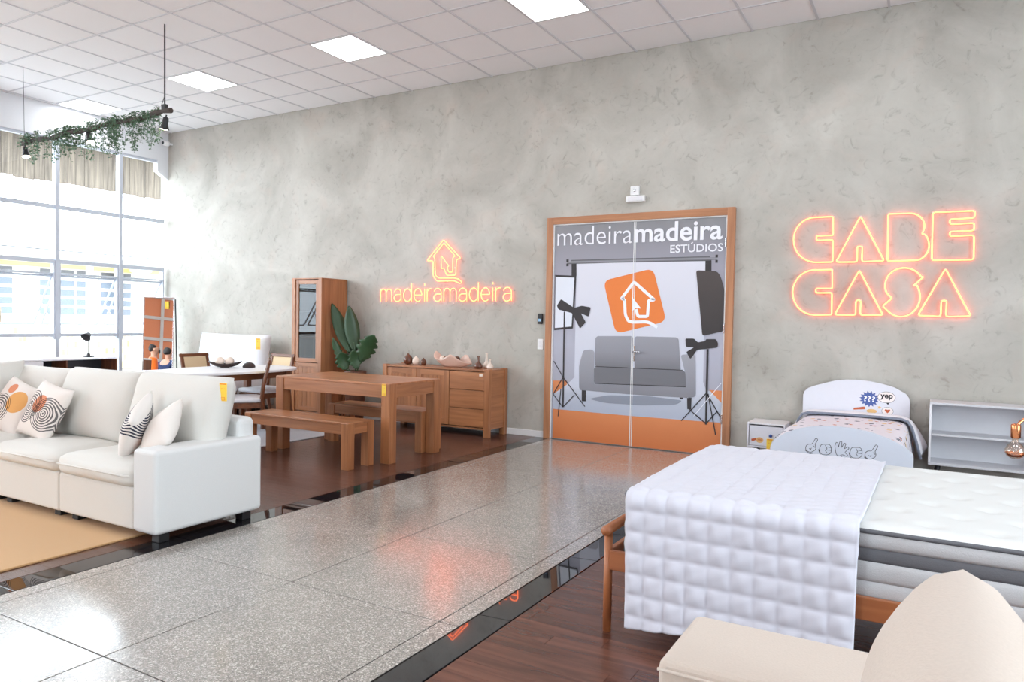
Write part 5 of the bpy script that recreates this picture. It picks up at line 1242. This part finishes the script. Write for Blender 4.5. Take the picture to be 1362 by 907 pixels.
for x, zz, tilt in ((1.375, -.03, .25), (-.03, -.03, -.35), (-1.37, -.06, -.25)):
    mw = Matrix.Translation((x, -.01, zz)) @ Matrix.Rotation(tilt, 4, 'Y')
    s_ = lathe('spotlight', [(.012, -.02), (.026, -.03), (.030, -.06), (.028, -.085), (.036, -.115), (.050, -.150), (.048, -.150), (.03, -.115)], 'black', hg, n=20, mw=mw)
    lathe('spot_bulb', [(.044, -.148), (.03, -.153), (.002, -.155)], SPOT, s_, n=18)
    tube('swivel', [(0, 0, 0), (0, 0, -.03)], .008, 'black', s_, n=8)
iv = thing('ivy_garland', 'trailing green ivy garland draped along the hanging beam', 'garland', (-1.63, -2.95, 3.50))
def ivy(x, ln, spread, dens, nm='ivy_strand'):
    vs, fs = [], []
    for sidx in range(spread):
        px, py = x+R.uniform(-.10, .10), R.uniform(-.05, .05); l = ln*R.uniform(.45, 1)
        pts = [(px, py, .04)]; steps = max(4, int(l/.04))
        for k in range(steps):
            q_ = pts[-1]; pts.append((q_[0]+R.uniform(-.018, .018), q_[1]+R.uniform(-.018, .018), q_[2]-l/steps))
        sweep(pts, .0022, False, 4, vs, fs)
        for k in range(int(l*dens)):
            q_ = pts[R.randrange(len(pts))]; a = R.uniform(0, 6.28); s_ = R.uniform(.011, .02); c = Vector(q_)+Vector((math.cos(a)*.018, math.sin(a)*.018, R.uniform(-.015, .015)))
            d = Vector((math.cos(a), math.sin(a), R.uniform(-.9, .1))).normalized(); e = d.cross(Vector((R.uniform(-1, 1), R.uniform(-1, 1), R.uniform(-1, 1)))).normalized()
            b0 = len(vs); vs += [c-d*s_, c+e*s_*.55, c+d*s_, c-e*s_*.55]; fs.append((b0, b0+1, b0+2, b0+3))
    o = mesh(nm, vs, fs, 'ivy', iv); tag(o, kind='stuff')
for x, l, sp in ((-1.34, .26, 3), (-1.18, .38, 5), (-.98, .40, 6), (-.72, .36, 8), (-.58, .42, 9), (-.42, .40, 10), (-.28, .36, 9), (-.10, .42, 8), (.16, .40, 8), (.32, .42, 9), (.45, .36, 9), (.62, .40, 8), (.82, .44, 8), (1.0, .34, 6), (1.16, .42, 4), (1.26, .46, 3)):
    ivy(x, l, sp, 95)
vs, fs = [], []
for k in range(700):
    x = R.choice((R.uniform(-1.35, -1.2), R.uniform(-.85, .7), R.uniform(-.6, .6), R.uniform(.7, 1.15))); a = R.uniform(0, 6.28); r_ = R.uniform(.03, .06)
    c = Vector((x, math.cos(a)*r_, -.01+math.sin(a)*r_)); s_ = R.uniform(.012, .022); d = Vector((R.uniform(-1, 1), R.uniform(-1, 1), R.uniform(-1, 1))).normalized(); e = d.cross(Vector((.3, .5, .8))).normalized()
    b0 = len(vs); vs += [c-d*s_, c+e*s_*.55, c+d*s_, c-e*s_*.55]; fs.append((b0, b0+1, b0+2, b0+3))
o = mesh('ivy_crown', vs, fs, 'ivy', iv); tag(o, kind='stuff')

# ---- two people whose reflection shows in the standing mirror
def person(loc, rz, top, label):
    t = thing('person', label, 'person', loc, rz)
    def skin(name, verts, edges, rad, mat, lv=2):
        me = bpy.data.meshes.new(name); me.from_pydata(verts, edges, []); o = link(name, me, mat, t)
        o.modifiers.new('skin', 'SKIN'); bpy.context.view_layer.update()
        for i, v in enumerate(me.skin_vertices[0].data): v.radius = rad[i] if isinstance(rad[i], tuple) else (rad[i], rad[i]); v.use_root = (i == 0)
        md = o.modifiers.new('sub', 'SUBSURF'); md.levels = lv; md.render_levels = lv
        me.polygons.foreach_set('use_smooth', [True]*len(me.polygons)); o.modifiers['skin'].use_smooth_shade = True
        return o
    # seated body, facing local -y
    V = [(0, 0, .50), (0, .01, .66), (0, .01, .84), (0, .0, .97), (0, -.01, 1.04), (0, -.02, 1.10), (0, -.03, 1.18), (0, -.03, 1.26)]
    Rr = [(.16, .12), (.14, .10), (.17, .11), (.13, .09), (.055, .055), (.06, .065), (.085, .10), (.06, .075)]
    E_ = [(i, i+1) for i in range(7)]
    for s_ in (-1, 1):
        b0 = len(V); V += [(s_*.18, .0, .95), (s_*.24, -.03, .70), (s_*.17, -.24, .62), (s_*.13, -.33, .62), (s_*.09, -.03, .50), (s_*.11, -.40, .50), (s_*.11, -.40, .10), (s_*.11, -.52, .05)]
        Rr += [.065, .05, .04, .035, (.09, .09), .075, .05, .04]; E_ += [(3, b0), (b0, b0+1), (b0+1, b0+2), (b0+2, b0+3), (0, b0+4), (b0+4, b0+5), (b0+5, b0+6), (b0+6, b0+7)]
    body = skin('body', V, E_, Rr, 'skin')
    V2 = [(0, 0, .50), (0, .01, .66), (0, .01, .84), (0, .0, .97), (0, -.01, 1.02)]; R2 = [(.175, .135), (.155, .115), (.185, .125), (.145, .105), (.075, .075)]; E2 = [(0, 1), (1, 2), (2, 3), (3, 4)]
    for s_ in (-1, 1):
        b0 = len(V2); V2 += [(s_*.19, .0, .95), (s_*.25, -.03, .70), (s_*.18, -.22, .625)]; R2 += [.078, .062, .052]; E2 += [(3, b0), (b0, b0+1), (b0+1, b0+2)]
    skin('shirt', V2, E2, R2, top)
    V3, R3, E3 = [(0, 0, .50)], [(.17, .13)], []
    for s_ in (-1, 1):
        b0 = len(V3); V3 += [(s_*.10, -.05, .50), (s_*.11, -.40, .50), (s_*.11, -.40, .12)]; R3 += [.10, .085, .06]; E3 += [(0, b0), (b0, b0+1), (b0+1, b0+2)]
    skin('trousers', V3, E3, R3, 'jeans')
    skin('hair', [(0, .04, 1.13), (0, .025, 1.22), (0, -.02, 1.295)], [(0, 1), (1, 2)], [(.08, .055), (.10, .085), (.075, .08)], 'hair')
    for s_ in (-1, 1):
        lathe('eye', [(.001, 0), (.011, .003), (.011, .006), (.001, .009)], 'black', t, n=10, mw=Matrix.Translation((s_*.032, -.118, 1.205)) @ Matrix.Rotation(math.pi/2, 4, 'X'))
        softbox('ear', (s_*.085-.012, -.04, 1.15), (s_*.085+.012, .0, 1.21), 'skin', t, .01, .004, 4)
        softbox('shoe', (s_*.11-.05, -.60, 0), (s_*.11+.05, -.33, .10), 'black', t, .04, .0, 6)
        wx, wy, wz = s_*.12, -.355, .60
        softbox('palm', (wx-.04, wy-.05, wz-.012), (wx+.04, wy+.045, wz+.016), 'skin', t, .012, .004, 4)
        for k, ln in enumerate((.062, .075, .08, .072)):
            fx = wx-.033+.022*k; tube('finger', [(fx, wy-.04, wz+.002), (fx, wy-.05-ln*.55, wz+.006), (fx, wy-.05-ln*.85, wz-.012), (fx, wy-.05-ln*.95, wz-.03)], [.0095, .009, .008, .006], 'skin', t, n=8)
        tube('thumb', [(wx-s_*.03, wy+.01, wz), (wx-s_*.06, wy-.02, wz), (wx-s_*.068, wy-.055, wz-.008)], [.012, .0105, .008], 'skin', t, n=8)
    cushion('face_mask', .13, .09, .03, 'black' if top != 'navy' else 'white_fab', t, pose((0, -.122, 1.145)), 8)
    return t
def stool(loc, label):
    t = thing('stool', label, 'stool', loc, 0, 'stools by the windows'); lathe('seat', [(.17, .37), (.18, .385), (.18, .41), (.16, .425), (.001, .425)], 'walnut_x', t, n=24)
    for k in range(4):
        w = math.pi/4+k*math.pi/2; tube('leg', [(.12*math.cos(w), .12*math.sin(w), .38), (.17*math.cos(w), .17*math.sin(w), 0)], .015, 'walnut_z', t)
PEOPLE = (((-2.27, -4.02), 2.05), ((-1.72, -4.47), 1.26))
person((PEOPLE[0][0][0], PEOPLE[0][0][1], 0), PEOPLE[0][1], 'orange_shirt', 'seated person in an orange shirt and dark mask, seen in the mirror')
person((PEOPLE[1][0][0], PEOPLE[1][0][1], 0), PEOPLE[1][1], 'navy', 'seated person in a navy jacket, seen at right in the mirror')
stool((PEOPLE[0][0][0], PEOPLE[0][0][1], 0), 'wooden stool under the person in the orange shirt'); stool((PEOPLE[1][0][0], PEOPLE[1][0][1], 0), 'wooden stool under the person in the navy jacket')
